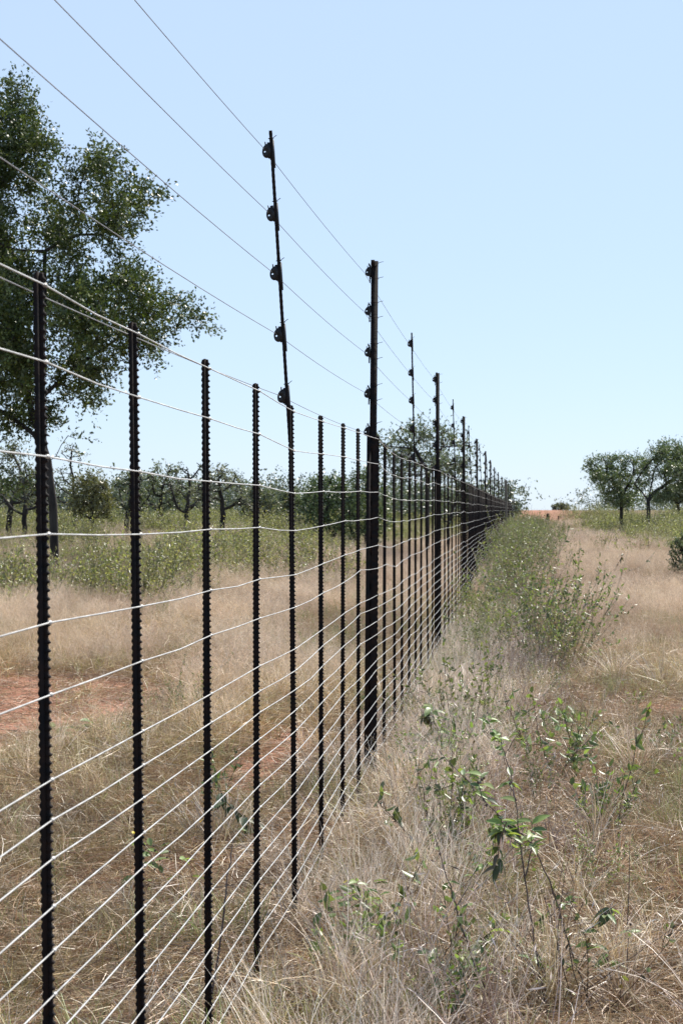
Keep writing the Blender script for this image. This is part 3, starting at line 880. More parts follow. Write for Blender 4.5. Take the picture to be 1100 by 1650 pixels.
# ------------------------------------------------------------------ trees
def colonize(A, nodes, parents, step, kill, iters, rng, infl=1e9):
    nodes = [np.array(n, float) for n in nodes]; parents = list(parents)
    A = A.copy(); alive = np.ones(len(A), bool)
    Nn = np.array(nodes)
    D = np.linalg.norm(A[:, None] - Nn[None], axis=2); near = D.argmin(1); dist = D.min(1)
    for it in range(iters):
        act = alive & (dist < infl)
        if not act.any(): break
        idx = np.where(act)[0]; src = near[idx]
        v = unit(A[idx] - Nn[src])
        us, inv = np.unique(src, return_inverse=True)
        acc = np.zeros((len(us), 3)); np.add.at(acc, inv, v)
        d = unit(acc + rng.normal(size=acc.shape) * .15)
        new = Nn[us] + d * step
        start = len(Nn)
        Nn = np.concatenate([Nn, new]); parents += list(us)
        D = np.linalg.norm(A[:, None] - new[None], axis=2); m = D.min(1); am = D.argmin(1) + start
        upd = m < dist; dist[upd] = m[upd]; near[upd] = am[upd]
        alive &= dist > kill
    return Nn, np.array(parents)

def tree_tubes(Nn, par, r_tip, expo, sides=5, r_cap=None):
    n = len(Nn); w = np.zeros(n); ch = np.zeros(n, int)
    for i in range(n - 1, 0, -1):
        if ch[i] == 0: w[i] = r_tip ** expo
        ch[par[i]] += 1; w[par[i]] += w[i]
    r = w ** (1 / expo)
    if r_cap: r = np.minimum(r, r_cap)
    idx = np.arange(1, n); A = Nn[par[idx]]; B = Nn[idx]
    T = unit(B - A); up = np.where(abs(T[:, 2:3]) < .8, [[0, 0, 1.0]], [[1.0, 0, 0]])
    X = unit(np.cross(T, up)); Y = np.cross(T, X)
    th = np.linspace(0, 2 * np.pi, sides, endpoint=False); c, s = np.cos(th)[None, :, None], np.sin(th)[None, :, None]
    off = c * X[:, None] + s * Y[:, None]
    ra = np.minimum(r[par[idx]], r[idx] * 1.5)
    V0 = A[:, None] + off * ra[:, None, None]; V1 = B[:, None] + off * r[idx][:, None, None] + T[:, None] * (r[idx] * .3)[:, None, None]
    V = np.concatenate([V0, V1], 1).reshape(-1, 3)
    k = (np.arange(n - 1) * 2 * sides)[:, None]; j = np.arange(sides)[None]; j2 = (j + 1) % sides
    F = np.stack([k + j, k + j2, k + sides + j2, k + sides + j], -1).reshape(-1, 4)
    return V, F, r, ch

def foliage(tips, dirs, rng, sprigs, nl, sl, leaf, cols, droop=.0, spread=1.0):
    n = len(tips); T = np.repeat(tips, sprigs, 0); D = np.repeat(dirs, sprigs, 0)
    D = unit(D + rng.normal(size=D.shape) * .8 * spread + np.array([0, 0, -droop]))
    T = T + rng.normal(size=T.shape) * sl * .22
    m = len(T)
    t = np.tile(np.linspace(.1, 1, nl), m)[:, None]
    ln = np.repeat(sl * rng.uniform(.5, 1.3, m), nl)[:, None]
    TT = np.repeat(T, nl, 0); DD = np.repeat(D, nl, 0)
    P0 = TT + DD * t * ln + rng.normal(size=TT.shape) * leaf * .35
    LD = unit(DD * .7 + rng.normal(size=TT.shape) * .75)
    S = unit(np.cross(LD, rng.normal(size=TT.shape)))
    k = len(P0)
    L = leaf * rng.uniform(.6, 1.3, k); W = L * .55
    # 1 quad diamond leaf
    V = np.stack([P0, P0 + LD * L[:, None] * .5 + S * W[:, None] * .5, P0 + LD * L[:, None], P0 + LD * L[:, None] * .5 - S * W[:, None] * .5], 1).reshape(-1, 3)
    F = np.arange(k * 4).reshape(-1, 4)
    ci = np.repeat(rng.integers(len(cols), size=m), nl)
    c = np.array(cols)[ci] * rng.uniform(.7, 1.35, (k, 1))
    # twigs
    return V, F, np.repeat(c, 4, 0), T, T + D * (sl * .8)

def lobes_points(lobes, n, rng, shell=.35):
    vol = np.array([l[3] * l[4] * l[5] for l in lobes]); cnt = rng.multinomial(n, vol / vol.sum())
    out = []
    for l, c in zip(lobes, cnt):
        v = unit(rng.normal(size=(c, 3))); r = rng.uniform(shell, 1, (c, 1)) ** (1 / 2.2)
        out.append(np.array(l[:3]) + v * r * np.array(l[3:6]))
    return np.concatenate(out)

def make_tree(name, label, base, skel, lobes, rng, n_attr, step, kill, r_tip, expo, leafargs, cols, iters=60, group=None, cat='tree', r_cap=None, leafy=1.0, mat=None, bark=None, clump=1.3, hole=-.28):
    """skel: list of polylines (world points), first starts at base; later ones start at an index of node list"""
    root = empty(name, tuple(base)); tag(root, label, cat, group)
    base = np.array(base, float)
    nodes = []; par = []
    for start, line in skel:
        prev = start
        for p in line:
            nodes.append(np.array(p) - base); par.append(prev if prev is not None else 0)
            prev = len(nodes) - 1
    A = lobes_points([tuple(np.array(l[:3]) - base) + tuple(l[3:]) for l in lobes], n_attr, rng)
    ph = rng.uniform(0, 6.28, 9); kw = 2 * np.pi / clump
    nz = sum(np.sin(A @ unit(rng.normal(size=3)) * kw * f + ph[q]) for q, f in enumerate((1, 1, 1, .8, 1.4, 1.9))) / 2.4
    A = A[nz > hole]
    Nn, pr = colonize(A, nodes, par, step, kill, iters, rng)
    V, F, r, ch = tree_tubes(Nn, pr, r_tip, expo, 6, r_cap)
    thick = np.repeat(r[1:] > r_tip * 5, 6) if False else None
    tips = np.where((r < r_tip * 2.6) & (np.arange(len(Nn)) > len(nodes)))[0]
    if leafy < 1: tips = tips[rng.uniform(size=len(tips)) < leafy]
    # clumps: leave holes by a low-frequency field
    sp, nl, sl, lf, dr = leafargs
    dirs = unit(Nn[tips] - Nn[pr[tips]])
    FV, FF, FC, T0, T1 = foliage(Nn[tips], dirs, rng, sp, nl, sl, lf, cols, dr)
    mbt = MB(); mbt.add(V, F)
    link('trunk', mbt.mesh('trunk', bark or M_BARK, True), root)
    link('crown', fast_mesh('crown', FV, FF, FC, mat or M_TREE), root)
    return root, len(FF)

# --- the big tree at the left
R_ = np.random.default_rng(21)
TZ = 40.0
def TP(px, py, dz=0.0): return P(px, py, TZ) + np.array([0, dz, 0])
bx, by, bz = TP(90, 850); gz = float(ground(bx, by))
PXM = TZ / FPX
lob = []
for (cx, cy, rx, ry, dz) in [(-22, 225, 100, 92, .5), (55, 250, 40, 45, 0), (178, 318, 92, 72, -.3), (60, 395, 110, 85, .8), (228, 500, 84, 72, 0), (105, 545, 110, 85, -1.0), (-70, 430, 120, 150, .4),
                             (300, 522, 38, 20, .2), (-5, 165, 55, 50, .2), (30, 665, 60, 26, .6), (-30, 700, 60, 34, -.4), (205, 655, 30, 30, .3), (120, 480, 60, 60, 1.5), (20, 520, 60, 70, -1.6), (262, 590, 26, 44, .2), (150, 606, 70, 42, .9), (10, 630, 80, 55, -.8), (-110, 290, 130, 130, 0), (-140, 590, 110, 90, .5), (255, 390, 26, 46, .3), (125, 712, 34, 14, .3), (-40,560,90,80,1.2), (20,770,30,50,.4)]:
    c = TP(cx, cy, dz); lob.append((c[0], c[1], c[2], rx * PXM, (rx + ry) * .5 * PXM * 1.1, ry * PXM))
base = (bx, by, gz)
skel = [(None, [(bx, by, gz - .2), TP(86, 815), TP(81, 780), TP(77, 745), TP(70, 722)]),
        (4, [TP(55, 700), TP(30, 680), TP(5, 665, .2), TP(-40, 640, .4), TP(-90, 600, .5)]),
        (4, [TP(64, 700), TP(52, 670, .1), TP(40, 620, .2), TP(20, 560, .4), TP(0, 480, .5), TP(-20, 380, .5), TP(-30, 300, .5)]),
        (4, [TP(71, 690, -.2), TP(72, 640, -.3), TP(70, 580, -.2), TP(73, 500, 0), TP(72, 450, 0), TP(73, 405, 0), TP(95, 390), TP(130, 378), TP(165, 378)]),
        (3, [TP(92, 735, -.1), TP(100, 718, -.1), TP(110, 702, 0)]),
        (18, [TP(86, 622, .1), TP(118, 592, .1), TP(170, 560), TP(210, 530)])]
big_cols = [(.060, .085, .022), (.095, .125, .032), (.040, .060, .020), (.13, .155, .045), (.075, .09, .03)]
_, nf = make_tree('big_tree', 'tall dense small-leaved tree at the left edge with a leaning dark trunk', base, skel, lob, R_, 4300, .2, .22, .009, 2.5,
          (8, 13, .46, .088, .04), big_cols, iters=60, clump=2.0, hole=.12)
print('big tree leaves', nf)

# --- other trees
def simple_tree(name, label, px, z, top, wpx, R, style='round', trunk_px=None, dens=1.0, cols=None, group=None, cat='tree', leafy=1.0, lean=0.0, bottom=None, leafsz=None, nsub=6):
    m = z / FPX
    gx = (px - 550) * m; g = float(ground(gx, z))
    ht = EYE + (HY - top) * m - g
    w = wpx * m / 2
    tx = gx + lean * ht
    base = np.array([gx + (0 if trunk_px is None else (trunk_px - px) * m), z, g])
    lobes = []
    lowf = .30 if style == 'round' else (.1 if style == 'bush' else .45)
    for k in range(nsub):
        u_ = (k + R.uniform(.2, .8)) / nsub * 2 - 1
        rr = w * .72 * u_; dy = w * .5 * R.uniform(-1, 1)
        sz = w * R.uniform(.30, .46)
        cz = (.80 if abs(u_) < .45 else .80 - .45 * (abs(u_) - .3)) * R.uniform(.82, 1.02)
        szz = min(sz * R.uniform(.6, .9), ht * .26)
        lobes.append((tx + rr, z + dy, g + min(ht * cz, ht - szz), sz, sz, szz))
        if style == 'bush' or (k % 2 and style == 'round'):
            lobes.append((tx + rr * 1.05, z + dy, g + ht * (.45 if style == 'round' else .32), sz * .9, sz * .9, ht * (.16 if style == 'round' else .26)))
    tr = []
    p = base.copy(); p[2] -= .1
    steps = 5
    hgt = ht * (lowf * .9)
    for k in range(steps + 1):
        t = k / steps
        tr.append((base[0] + (tx - base[0]) * .5 * t + R.normal(0, .02) * w, z + R.normal(0, .02) * w, g - .1 + hgt * t))
    step = max(ht / 26, .1)
    n_attr = int(380 * dens)
    cols = cols or [(.07, .10, .04), (.09, .125, .05), (.05, .075, .035)]
    lf = leafsz or (.05 + .0007 * z)
    return make_tree(name, label, base, [(None, tr)], lobes, R, n_attr, step, step * 1.25, .010 + .00012 * z, 2.3,
              (4, 8, ht * .09, lf, .05), cols, iters=42, group=group, cat=cat, leafy=leafy, clump=ht * .25, hole=-.35)
def px_tree(name, label, z, basepx, skel, lobes, R, cols, n_attr, group=None, leafy=1.0, leafsz=None):
    m = z / FPX; gx = (basepx[0] - 550) * m; g = float(ground(gx, z))
    def W(p, dz=0): q = P(p[0], p[1], z); q[1] += dz; return q
    sk = []
    for st, ln in skel:
        pts = [W(p, R.normal(0, .1)) for p in ln]
        if st is None: pts[0] = np.array([pts[0][0], z, g - .1])
        sk.append((st, pts))
    lb = []
    for (cx, cy, rx, ry) in lobes:
        c = W((cx, cy), R.normal(0, rx * m * .7)); lb.append((c[0], c[1], c[2], rx * m, rx * m, ry * m))
    ht = EYE + (HY - min(l[1] for l in lobes)) * m - g
    step = ht / 30
    return make_tree(name, label, np.array([gx, z, g]), sk, lb, R, n_attr, step, step * 1.1, .007 + .0001 * z, 2.55, (4, 8, ht * .09, leafsz or (.05 + .0007 * z), .05), cols, iters=45, group=group, leafy=leafy, clump=ht * .2, hole=-.1)
R2 = np.random.default_rng(77)
GG = [(.15, .17, .10), (.19, .21, .125), (.12, .14, .085), (.22, .235, .145)]  # lightened and greyed: distance haze is put into the foliage colour
OL = [(.19, .18, .085), (.15, .145, .07), (.22, .21, .10)]
GB = [(.18, .18, .13), (.21, .21, .15), (.14, .15, .11)]
simple_tree('savanna_tree', 'yellow-green tree in the gap left of the first ridged dropper', 15, 62, 690, 130, R2, cols=OL + GG, dens=1.2, leafy=.9)
simple_tree('savanna_tree', 'olive brown rounded tree beside the big tree trunk', 145, 60, 742, 84, R2, cols=OL, dens=1.2, style='round', trunk_px=152)
simple_tree('savanna_tree', 'nearly bare thin-stemmed tree rising behind the olive one', 120, 66, 690, 80, R2, cols=GB, dens=.8, leafy=.12)
simple_tree('savanna_tree', 'mid green tree just left of the third ridged dropper', 258, 75, 738, 120, R2, cols=GG, dens=.8, leafy=.45)
simple_tree('savanna_tree', 'green tree right behind the second ridged dropper', 205, 70, 746, 80, R2, cols=GG, dens=.8, leafy=.45)
simple_tree('savanna_tree', 'grey almost leafless tree between the third and fourth ridged droppers', 358, 66, 736, 116, R2, cols=GB, dens=1.1, leafy=.35, style='flat')
simple_tree('savanna_tree', 'low grey-green tree behind the fourth ridged dropper', 415, 80, 768, 70, R2, cols=GG + GB, dens=.9, leafy=.7)
simple_tree('savanna_tree', 'small dark tree left of the sixth ridged dropper', 462, 84, 772, 56, R2, cols=GG, dens=.9)
simple_tree('savanna_tree', 'bare spreading tree rising above the bush just right of the second ridged dropper', 300, 72, 728, 90, R2, cols=GB, dens=.9, leafy=.1)
simple_tree('savanna_tree', 'bare twiggy tree at the far left edge behind the big tree', 40, 58, 712, 110, R2, cols=GB, dens=.9, leafy=.15)
simple_tree('savanna_tree', 'dark green bushy tree left of the first tall line post', 530, 66, 734, 96, R2, cols=[(.08, .11, .05), (.11, .145, .06), (.14, .18, .08)], dens=1.6, style='bush')
simple_tree('savanna_tree', 'dark green tree behind the first tall line post', 590, 64, 722, 80, R2, cols=[(.08, .11, .05), (.11, .145, .06), (.14, .18, .08)], dens=1.4, style='bush')
px_tree('savanna_tree', 'airy grey-green flat-topped tree standing above the fence in mid distance', 58, (688, 815),
        [(None, [(688, 830), (688, 790), (690, 762)]), (2, [(680, 745), (668, 722)]), (2, [(700, 745), (712, 720)])],
        [(640, 715, 34, 16), (668, 697, 34, 18), (705, 700, 34, 18), (738, 722, 26, 18), (680, 735, 50, 14), (630, 740, 26, 10), (720, 752, 40, 16), (655, 762, 30, 14)],
        R2, [(.14, .16, .10), (.18, .20, .125), (.10, .12, .075)], 900, leafy=.7)
simple_tree('savanna_tree', 'grey-green tree rising right of the second tall line post', 722, 62, 700, 64, R2, cols=GG, dens=1.1, leafy=.8)
DK = [(.10, .13, .065), (.14, .175, .085), (.19, .22, .11)]
px_tree('savanna_tree', 'round dark tree of the right-hand group, furthest left', 104, (1000, 832),
        [(None, [(1000, 840), (1000, 815), (1002, 798)]), (2, [(990, 780), (978, 765)]), (2, [(1012, 780), (1020, 765)])],
        [(962, 750, 18, 13), (990, 745, 20, 13), (1020, 750, 22, 16), (972, 768, 24, 12), (1006, 775, 20, 16), (958, 765, 14, 9), (990, 793, 16, 12), (1022, 785, 10, 14), (975, 788, 12, 9), (1004, 806, 24, 10), (980, 806, 14, 7)], R2, DK, 700)
px_tree('savanna_tree', 'taller dark tree with a forked trunk at the right edge', 100, (1044, 830),
        [(None, [(1044, 842), (1043, 818), (1043, 806)]), (2, [(1033, 792), (1022, 780), (1030, 765)]), (2, [(1055, 792), (1070, 782), (1085, 770)]), (1, [(1046, 795), (1052, 770)])],
        [(1058, 732, 16, 16), (1080, 732, 24, 20), (1110, 740, 28, 24), (1048, 752, 14, 16), (1080, 760, 26, 16), (1110, 775, 24, 22), (1040, 772, 14, 10), (1068, 800, 16, 9)], R2, DK, 900)
px_tree('savanna_tree', 'shadowy low tree behind the forked tree at the right edge', 112, (1097, 828),
        [(None, [(1097, 838), (1092, 812), (1082, 800)])], [(1080, 795, 20, 12), (1105, 790, 24, 18), (1060, 800, 12, 8)], R2, GG, 350)
simple_tree('distant_bush', 'tiny bare bush on the red bank in the gap of the horizon', 902, 176, 810, 34, R2, cols=GB, dens=.7, leafy=.3, style='bush', cat='bush')
simple_tree('fence_end_bush', 'small dark bush at the far end of the fence line', 831, 150, 806, 14, R2, cols=GG, dens=.5, style='bush', cat='bush')
simple_tree('verge_bush', 'dark green rounded bush on the right edge of the grass verge', 1104, 42, 842, 60, R2, cols=[(.12, .15, .07), (.17, .20, .09)], dens=2, style='bush', cat='bush', leafsz=.05)

# far wood as one mass
mbw = MB(); FVs = []; FFs = []; FCs = []; nn = 0
RW = np.random.default_rng(4)
pts = []
for k in range(190):
    z = RW.uniform(112, 140) if k < 150 else RW.uniform(160, 200); px = RW.uniform(-250, 815) if k < 150 else RW.uniform(935, 1350)
    top = RW.uniform(764, 806) ; m = z / FPX
    gx = (px - 550) * m; h = (HY - top) * m
    c = np.array([gx, z, EYE + h * .45]); s = np.array([h * .9 + 1, h * .9 + 1, h * .62])
    v = unit(RW.normal(size=(26, 3))) * RW.uniform(.5, 1, (26, 1)) * s + c
    pts.append(v)
pts = np.concatenate(pts)
V, F, C_, t0, t1 = foliage(pts, unit(RW.normal(size=pts.shape)), RW, 3, 6, .8, .22, [(.14, .16, .12), (.18, .20, .15), (.11, .13, .10)])  # leaf colours greyed so the wood looks hazed by distance
o = link('far_wood', fast_mesh('far_wood', V, F, C_, M_TREE)); tag(o, 'low haze-tinted line of distant bush along the horizon', kind='stuff')

# ------------------------------------------------------------------ small cross fence by the red bank
zc = 146.0; mpp = zc / FPX
cf = empty('cross_fence', ((882 - 550) * mpp, zc, 0)); tag(cf, 'low dark rail and stump post crossing the verge below the red bank', 'fence')
gz_ = float(ground((882 - 550) * mpp, zc))
mb = MB(); zs = np.linspace(-.2, .62, 5); mb.add(*tube(np.stack([0 * zs, 0 * zs, zs], 1), [.16, .155, .15, .14, .11], 9))
mb.add([(0, 0, .64)] + [(.11 * math.cos(t), .11 * math.sin(t), .62) for t in np.linspace(0, 2 * np.pi, 9, endpoint=False)], [(0, 1 + i, 1 + (i + 1) % 9, 1 + (i + 1) % 9) for i in range(9)])
link('post', mb.mesh('cross_post', M_STEEL, True), cf, (0, 0, gz_))
for px_ in (865, 899):
    mb = MB(); zs = np.linspace(-.2, .42, 4); mb.add(*tube(np.stack([0 * zs, 0 * zs, zs], 1), .05, 7))
    link('post', mb.mesh('cross_small_post', M_STEEL, True), cf, ((px_ - 882) * mpp, 0, gz_))
mb = MB(); xs = np.linspace(-2.6, 0, 8); mb.add(*tube(np.stack([xs, 0 * xs - .1, gz_ + .15 + .03 * np.sin(xs * 2)], 1), .045, 6))
link('rail', mb.mesh('cross_rail', M_STEEL, True), cf)

# ------------------------------------------------------------------ single weeds near the camera
def leaf_mesh(name, rng, w=.42, col=(.15, .20, .075), curl=.25):
    n = 6; V = []; F = []; C = []
    for i in range(n + 1):
        t = i / n; ww = w * math.sin(math.pi * min(t ** .8, 1)) ** .8 * .5 if 0 < t < 1 else .01
        z = -curl * t * t
        for s in (-1, 0, 1):
            V.append((t, s * ww, z + abs(s) * ww * .45)); v = 1 + (.22 if s == 0 else 0)
            C.append(tuple(np.array(col) * v))
    for i in range(n):
        for s in range(2):
            a_ = i * 3 + s; F.append((a_, a_ + 1, a_ + 4, a_ + 3))
    return fast_mesh(name, V, F, C, M_WEED, True)
LR = np.random.default_rng(9)
LEAF = {'green': [leaf_mesh('leaf_green', LR, .40, (.20, .27, .085), .2), leaf_mesh('leaf_green', LR, .46, (.25, .31, .12), .35), leaf_mesh('leaf_green', LR, .36, (.14, .20, .07), .1)],
        'dark': [leaf_mesh('leaf_dark', LR, .38, (.045, .06, .03), .4), leaf_mesh('leaf_dark', LR, .3, (.08, .07, .045), .6), leaf_mesh('leaf_dark', LR, .45, (.06, .09, .04), .2)],
        'yellow': [leaf_mesh('leaf_yellow', LR, .42, (.42, .40, .10), .3)]}
mbf = MB()
for k in range(6):
    a_ = k * math.pi / 3
    d_ = np.array([[math.cos(a_), math.sin(a_), .35]]); s_ = np.array([[-math.sin(a_), math.cos(a_), 0]])
    V, F = leaf_quads(np.zeros((1, 3)), unit(d_), s_, np.array([1.0]), np.array([.6])); mbf.add(V, F, (.75, .50, .06))
ME_FLOWER = mbf.mesh('flower', M_WEED)
mbs = MB(); V, F = tube([(0, 0, -.5), (0, 0, -.25), (0, 0, .2), (0, 0, .5)], [.15, .5, .45, .1], 6); mbs.add(V, F, (.05, .035, .025)); ME_SEED = mbs.mesh('seed_head', M_TWIG, True)

def orient(dirv, upv, s):
    x = Vector(dirv).normalized(); u = Vector(upv); y = u.cross(x)
    if y.length < 1e-4: y = Vector((0, 1, 0))
    y.normalize(); z = x.cross(y)
    m = Matrix((x, y, z)).transposed().to_4x4()
    return m @ Matrix.Scale(s, 4)

def weed(name, label, z, lines, leaves, rad=.0035, cat='plant', size=.055, lift=.0, seeds=0, flowers=(), bare=False, rootline=0, colour='green', zdir=None):
    """lines: list of pixel polylines (root first). leaves: list of (line, t0, t1, count, kind, size)"""
    p0 = lines[0][0]
    base = P(p0[0], p0[1], z); g = float(ground(base[0], base[1]))
    root = empty(name, (base[0], base[1], g)); tag(root, label, cat)
    O = np.array([base[0], base[1], g])
    W = []
    for li, ln in enumerate(lines):
        pts = []
        for k, q in enumerate(ln):
            dz = q[2] if len(q) > 2 else .05 * k
            pts.append(P(q[0], q[1], z + dz) - O)
        if li == rootline:
            pts.insert(0, np.array([pts[0][0] * .98, pts[0][1], -.02])) if pts[0][2] > .02 else None
        pts = np.array(pts)
        # smooth
        t = np.linspace(0, len(pts) - 1, len(pts) * 3); sm = np.stack([np.interp(t, np.arange(len(pts)), pts[:, c]) for c in range(3)], 1)
        sm[1:-1] = (sm[:-2] + sm[1:-1] * 2 + sm[2:]) / 4
        sm[1:-1] += LR.normal(0, .002, sm[1:-1].shape)
        W.append(sm)
        r0 = rad if li == 0 else rad * .6
        mb = MB(); mb.add(*tube(sm, np.linspace(r0, r0 * .35, len(sm)), 5))
        link('stem' if li == 0 else 'branch', mb.mesh('stem', M_TWIG, True), root)
    for (li, t0, t1, cnt, kind, sz) in leaves:
        ln = W[li]
        cnt = int(round(cnt * 1.7)); sz *= 1.3
        for k in range(cnt):
            t = t0 + (t1 - t0) * (k + LR.uniform(0, .8)) / max(cnt, 1); f = min(t, .999) * (len(ln) - 1); i0 = int(f)
            p = ln[i0] + (ln[min(i0 + 1, len(ln) - 1)] - ln[i0]) * (f - i0)
            ax = LR.uniform(0, 2 * np.pi)
            d_ = np.array([math.cos(ax), math.sin(ax) * .8, LR.uniform(-.35, .7) if kind != 'dark' else LR.uniform(-1.2, .2)])
            o = link('leaf', LEAF[kind][LR.integers(len(LEAF[kind]))], root)
            m = orient(d_, (LR.normal(0, .3), LR.normal(0, .3) - .2, 1), sz * LR.uniform(.7, 1.2)); m.translation = Vector(p)
            o.matrix_local = m
    for k in range(seeds):
        ln = W[LR.integers(len(W))]; p = ln[LR.integers(len(ln) // 2, len(ln))] + LR.normal(0, .012, 3)
        o = link('seed_head', ME_SEED, root, p); o.scale = (.010,) * 3
    for (fx, fy) in flowers:
        p = P(fx, fy, z + .1) - O
        o = link('flower', ME_FLOWER, root, p, (LR.uniform(0, .8), LR.uniform(-.8, .4), 0)); o.scale = (.013,) * 3
    return root

weed('tall_weed', 'tall weed with a long dark stem and a green leaf tuft at mid height', 5.75,
     [[(878, 1660), (874, 1590), (862, 1530), (852, 1460), (843, 1400), (836, 1345), (830, 1280), (817, 1230), (806, 1190)],
      [(846, 1412), (856, 1370), (856, 1322)], [(838, 1360), (815, 1345), (800, 1332)], [(832, 1290), (820, 1262), (818, 1262)]],
     [(0, .55, .98, 5, 'green', .045), (1, .5, 1, 6, 'green', .05), (2, .3, 1, 5, 'green', .045), (2, .8, 1, 3, 'dark', .05), (3, .5, 1, 3, 'green', .035)], rad=.0042, seeds=4)
weed('leaning_weed', 'thin weed leaning left with paired oval leaves along its upper stem', 5.75,
     [[(960, 1660), (940, 1590), (920, 1530), (900, 1470), (878, 1400), (852, 1352), (815, 1325), (782, 1292), (746, 1252), (706, 1208)],
      [(800, 1312), (812, 1330), (812, 1345)], [(782, 1292), (770, 1268), (778, 1250)], [(815, 1325), (800, 1370), (806, 1402)]],
     [(0, .5, 1, 9, 'green', .04), (1, .2, 1, 4, 'green', .045), (2, .3, 1, 5, 'green', .045), (3, .4, 1, 5, 'dark', .05), (0, .55, .8, 3, 'dark', .045)], rad=.0036, seeds=6)
weed('bare_weed', 'curved dark stem rising from the bottom edge with few leaves', 5.7,
     [[(810, 1655), (790, 1610), (760, 1548), (738, 1480), (728, 1440), (712, 1390), (700, 1345)],
      [(732, 1465), (748, 1440), (768, 1400), (772, 1385)], [(740, 1500), (720, 1530), (700, 1560)]],
     [(0, .5, 1, 4, 'green', .03), (1, .4, 1, 3, 'green', .035), (0, .1, .4, 3, 'green', .045)], rad=.0038, seeds=3)
weed('bare_weed', 'straight leafless stem standing alone at the lower right', 5.9,
     [[(978, 1655), (990, 1622), (1007, 1592), (1010, 1530), (1012, 1450), (1014, 1366)], [(1008, 1500), (1018, 1502), (1016, 1506)], [(990, 1622), (978, 1560), (980, 1530)]],
     [(1, .3, 1, 3, 'green', .03), (2, .5, 1, 3, 'green', .045)], rad=.0034, seeds=2)
weed('leafy_weed', 'low weed with a broad yellowish leaf near the bottom right corner', 5.8,
     [[(918, 1655), (908, 1612), (892, 1580)], [(908, 1612), (930, 1560), (972, 1480), (985, 1462)], [(905, 1630), (870, 1560), (855, 1545)]],
     [(0, .9, 1, 1, 'yellow', .065), (0, .3, .9, 4, 'green', .05), (1, .4, 1, 5, 'green', .05), (1, .9, 1, 1, 'dark', .07), (2, .4, 1, 4, 'green', .045)], rad=.003, seeds=5)
weed('dark_leaved_weed', 'clump of glossy blackish leaves at the foot of the frame below the fence end', 5.9,
     [[(600, 1640), (597, 1610), (592, 1585)], [(598, 1612), (612, 1592), (622, 1580)], [(598, 1612), (575, 1596), (563, 1590)]],
     [(0, .3, 1, 7, 'dark', .06), (1, .3, 1, 6, 'dark', .055), (2, .3, 1, 5, 'dark', .05), (0, .5, 1, 3, 'green', .05)], rad=.003)
weed('flowering_weed', 'bushy green weed with two small orange-yellow flowers', 6.6,
     [[(610, 1560), (596, 1500), (582, 1450), (572, 1412)], [(594, 1495), (615, 1450), (600, 1418)], [(588, 1480), (555, 1450), (545, 1430)], [(600, 1510), (640, 1480), (665, 1500)], [(600, 1520), (570, 1500), (560, 1515)]],
     [(0, .3, 1, 8, 'green', .05), (1, .3, 1, 5, 'green', .05), (2, .3, 1, 4, 'green', .045), (3, .3, 1, 5, 'green', .05), (4, .3, 1, 4, 'green', .05), (0, .4, .8, 3, 'dark', .05)], rad=.0032, flowers=((557, 1421), (609, 1512)), seeds=4)
weed('leafy_weed', 'spreading green weed low in the centre beside the tall dark stem', 5.95,
     [[(760, 1620), (745, 1570), (735, 1530)], [(748, 1580), (775, 1540), (790, 1500)], [(750, 1590), (715, 1560), (690, 1540)], [(752, 1600), (800, 1580), (830, 1560)]],
     [(0, .3, 1, 7, 'green', .055), (1, .3, 1, 6, 'green', .055), (2, .3, 1, 6, 'green', .055), (3, .3, 1, 5, 'green', .05), (1, .8, 1, 2, 'dark', .06)], rad=.003)
weed('bare_weed', 'bare brown twig rising in front of the wires between the third and fourth droppers', 5.75,
     [[(336, 1655), (343, 1600), (352, 1540), (362, 1470), (366, 1420), (372, 1380), (378, 1347)]], [], rad=.005)
weed('hanging_leaf_weed', 'dark arching twig with drooping dead leaves behind the fourth dropper', 8.6,
     [[(440, 1400), (420, 1360), (395, 1315), (370, 1300), (352, 1270)], [(420, 1360), (450, 1400), (470, 1430)], [(400, 1322), (405, 1340), (402, 1345)]],
     [(0, .35, 1, 8, 'dark', .07), (1, .3, 1, 6, 'green', .06), (0, 0, .4, 4, 'green', .06)], rad=.004, flowers=((393, 1357),), seeds=6)
weed('trailing_weed', 'low trailing twig with green leaves and dark seed heads behind the second dropper', 7.6,
     [[(330, 1500), (300, 1465), (265, 1440), (235, 1425), (200, 1400)], [(300, 1462), (270, 1420), (250, 1390), (225, 1345)], [(330, 1500), (310, 1400), (270, 1368), (230, 1360)]],
     [(0, .2, .9, 5, 'green', .055), (1, .3, 1, 4, 'green', .05), (2, .3, 1, 4, 'green', .055)], rad=.003, seeds=22, flowers=((216, 1342), (325, 1323)))
weed('leafy_weed', 'bright leafy weed standing in pale grass right of the fence foot', 11.2,
     [[(722, 1290), (715, 1230), (706, 1180), (694, 1140)], [(712, 1215), (690, 1195), (668, 1185)], [(706, 1180), (690, 1160), (680, 1150)]],
     [(0, .5, 1, 8, 'green', .07), (1, .4, 1, 6, 'green', .075), (2, .4, 1, 6, 'dark', .06), (0, .9, 1, 4, 'green', .08)], rad=.004, seeds=6)
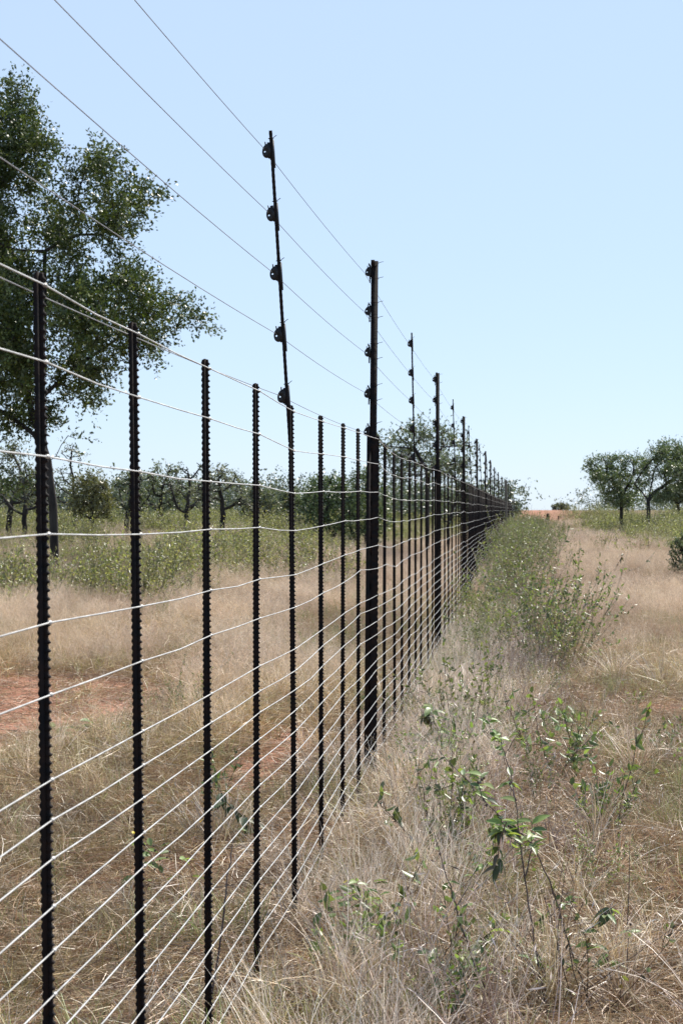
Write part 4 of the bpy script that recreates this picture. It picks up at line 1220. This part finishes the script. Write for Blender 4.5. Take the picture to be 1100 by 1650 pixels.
weed('leafy_weed', 'leafy weed with a thin curved stem above the brown verge', 9.8,
     [[(825, 1300), (818, 1245), (808, 1210), (806, 1180)], [(812, 1220), (830, 1185), (845, 1178)], [(810, 1200), (790, 1180), (785, 1150)]],
     [(0, .6, 1, 6, 'green', .05), (1, .3, 1, 4, 'green', .055), (2, .3, 1, 5, 'green', .05)], rad=.0035, seeds=5)
weed('leafy_weed', 'green weed at the edge of the red earth behind the first two droppers', 12.4,
     [[(105, 1225), (100, 1195), (88, 1168)], [(102, 1205), (130, 1190), (150, 1165)], [(102, 1210), (70, 1195), (52, 1180)], [(103, 1215), (118, 1190), (124, 1172)]],
     [(0, .3, 1, 8, 'green', .085), (1, .3, 1, 8, 'green', .085), (2, .3, 1, 6, 'green', .085), (3, .4, 1, 6, 'green', .08), (1, .8, 1, 2, 'dark', .1), (2, .8, 1, 1, 'dark', .1)], rad=.005)
weed('leafy_weed', 'small weed with upright leaves cut by the right edge of the picture', 8.0,
     [[(1098, 1465), (1092, 1435), (1086, 1412)], [(1096, 1450), (1082, 1430), (1078, 1420)]],
     [(0, .2, 1, 7, 'green', .06), (1, .3, 1, 4, 'green', .055), (0, .5, .8, 2, 'dark', .06)], rad=.003)
weed('leafy_weed', 'single dark-leaved weed poking out of the feathery grass on the verge', 24.0,
     [[(946, 1035), (944, 1000), (950, 972)], [(945, 1010), (920, 1025), (905, 1038)]],
     [(0, .5, 1, 4, 'green', .08), (0, .7, 1, 4, 'dark', .10), (1, .5, 1, 3, 'dark', .10)], rad=.006)
weed('leafy_weed', 'small twiggy weed crossing the pale grass high on the verge', 40.0,
     [[(985, 930), (996, 905), (1006, 890)], [(990, 918), (978, 916), (972, 920)]],
     [(0, .4, 1, 5, 'dark', .09), (1, .3, 1, 4, 'dark', .08)], rad=.008)
weed('leafy_weed', 'low weed with pale twisted leaves on the brown verge', 13.2,
     [[(925, 1190), (918, 1165), (925, 1150)], [(920, 1172), (935, 1160), (945, 1165)], [(920, 1175), (905, 1160), (895, 1150)]],
     [(0, .3, 1, 6, 'green', .07), (1, .3, 1, 4, 'dark', .07), (2, .3, 1, 5, 'green', .07)], rad=.003)
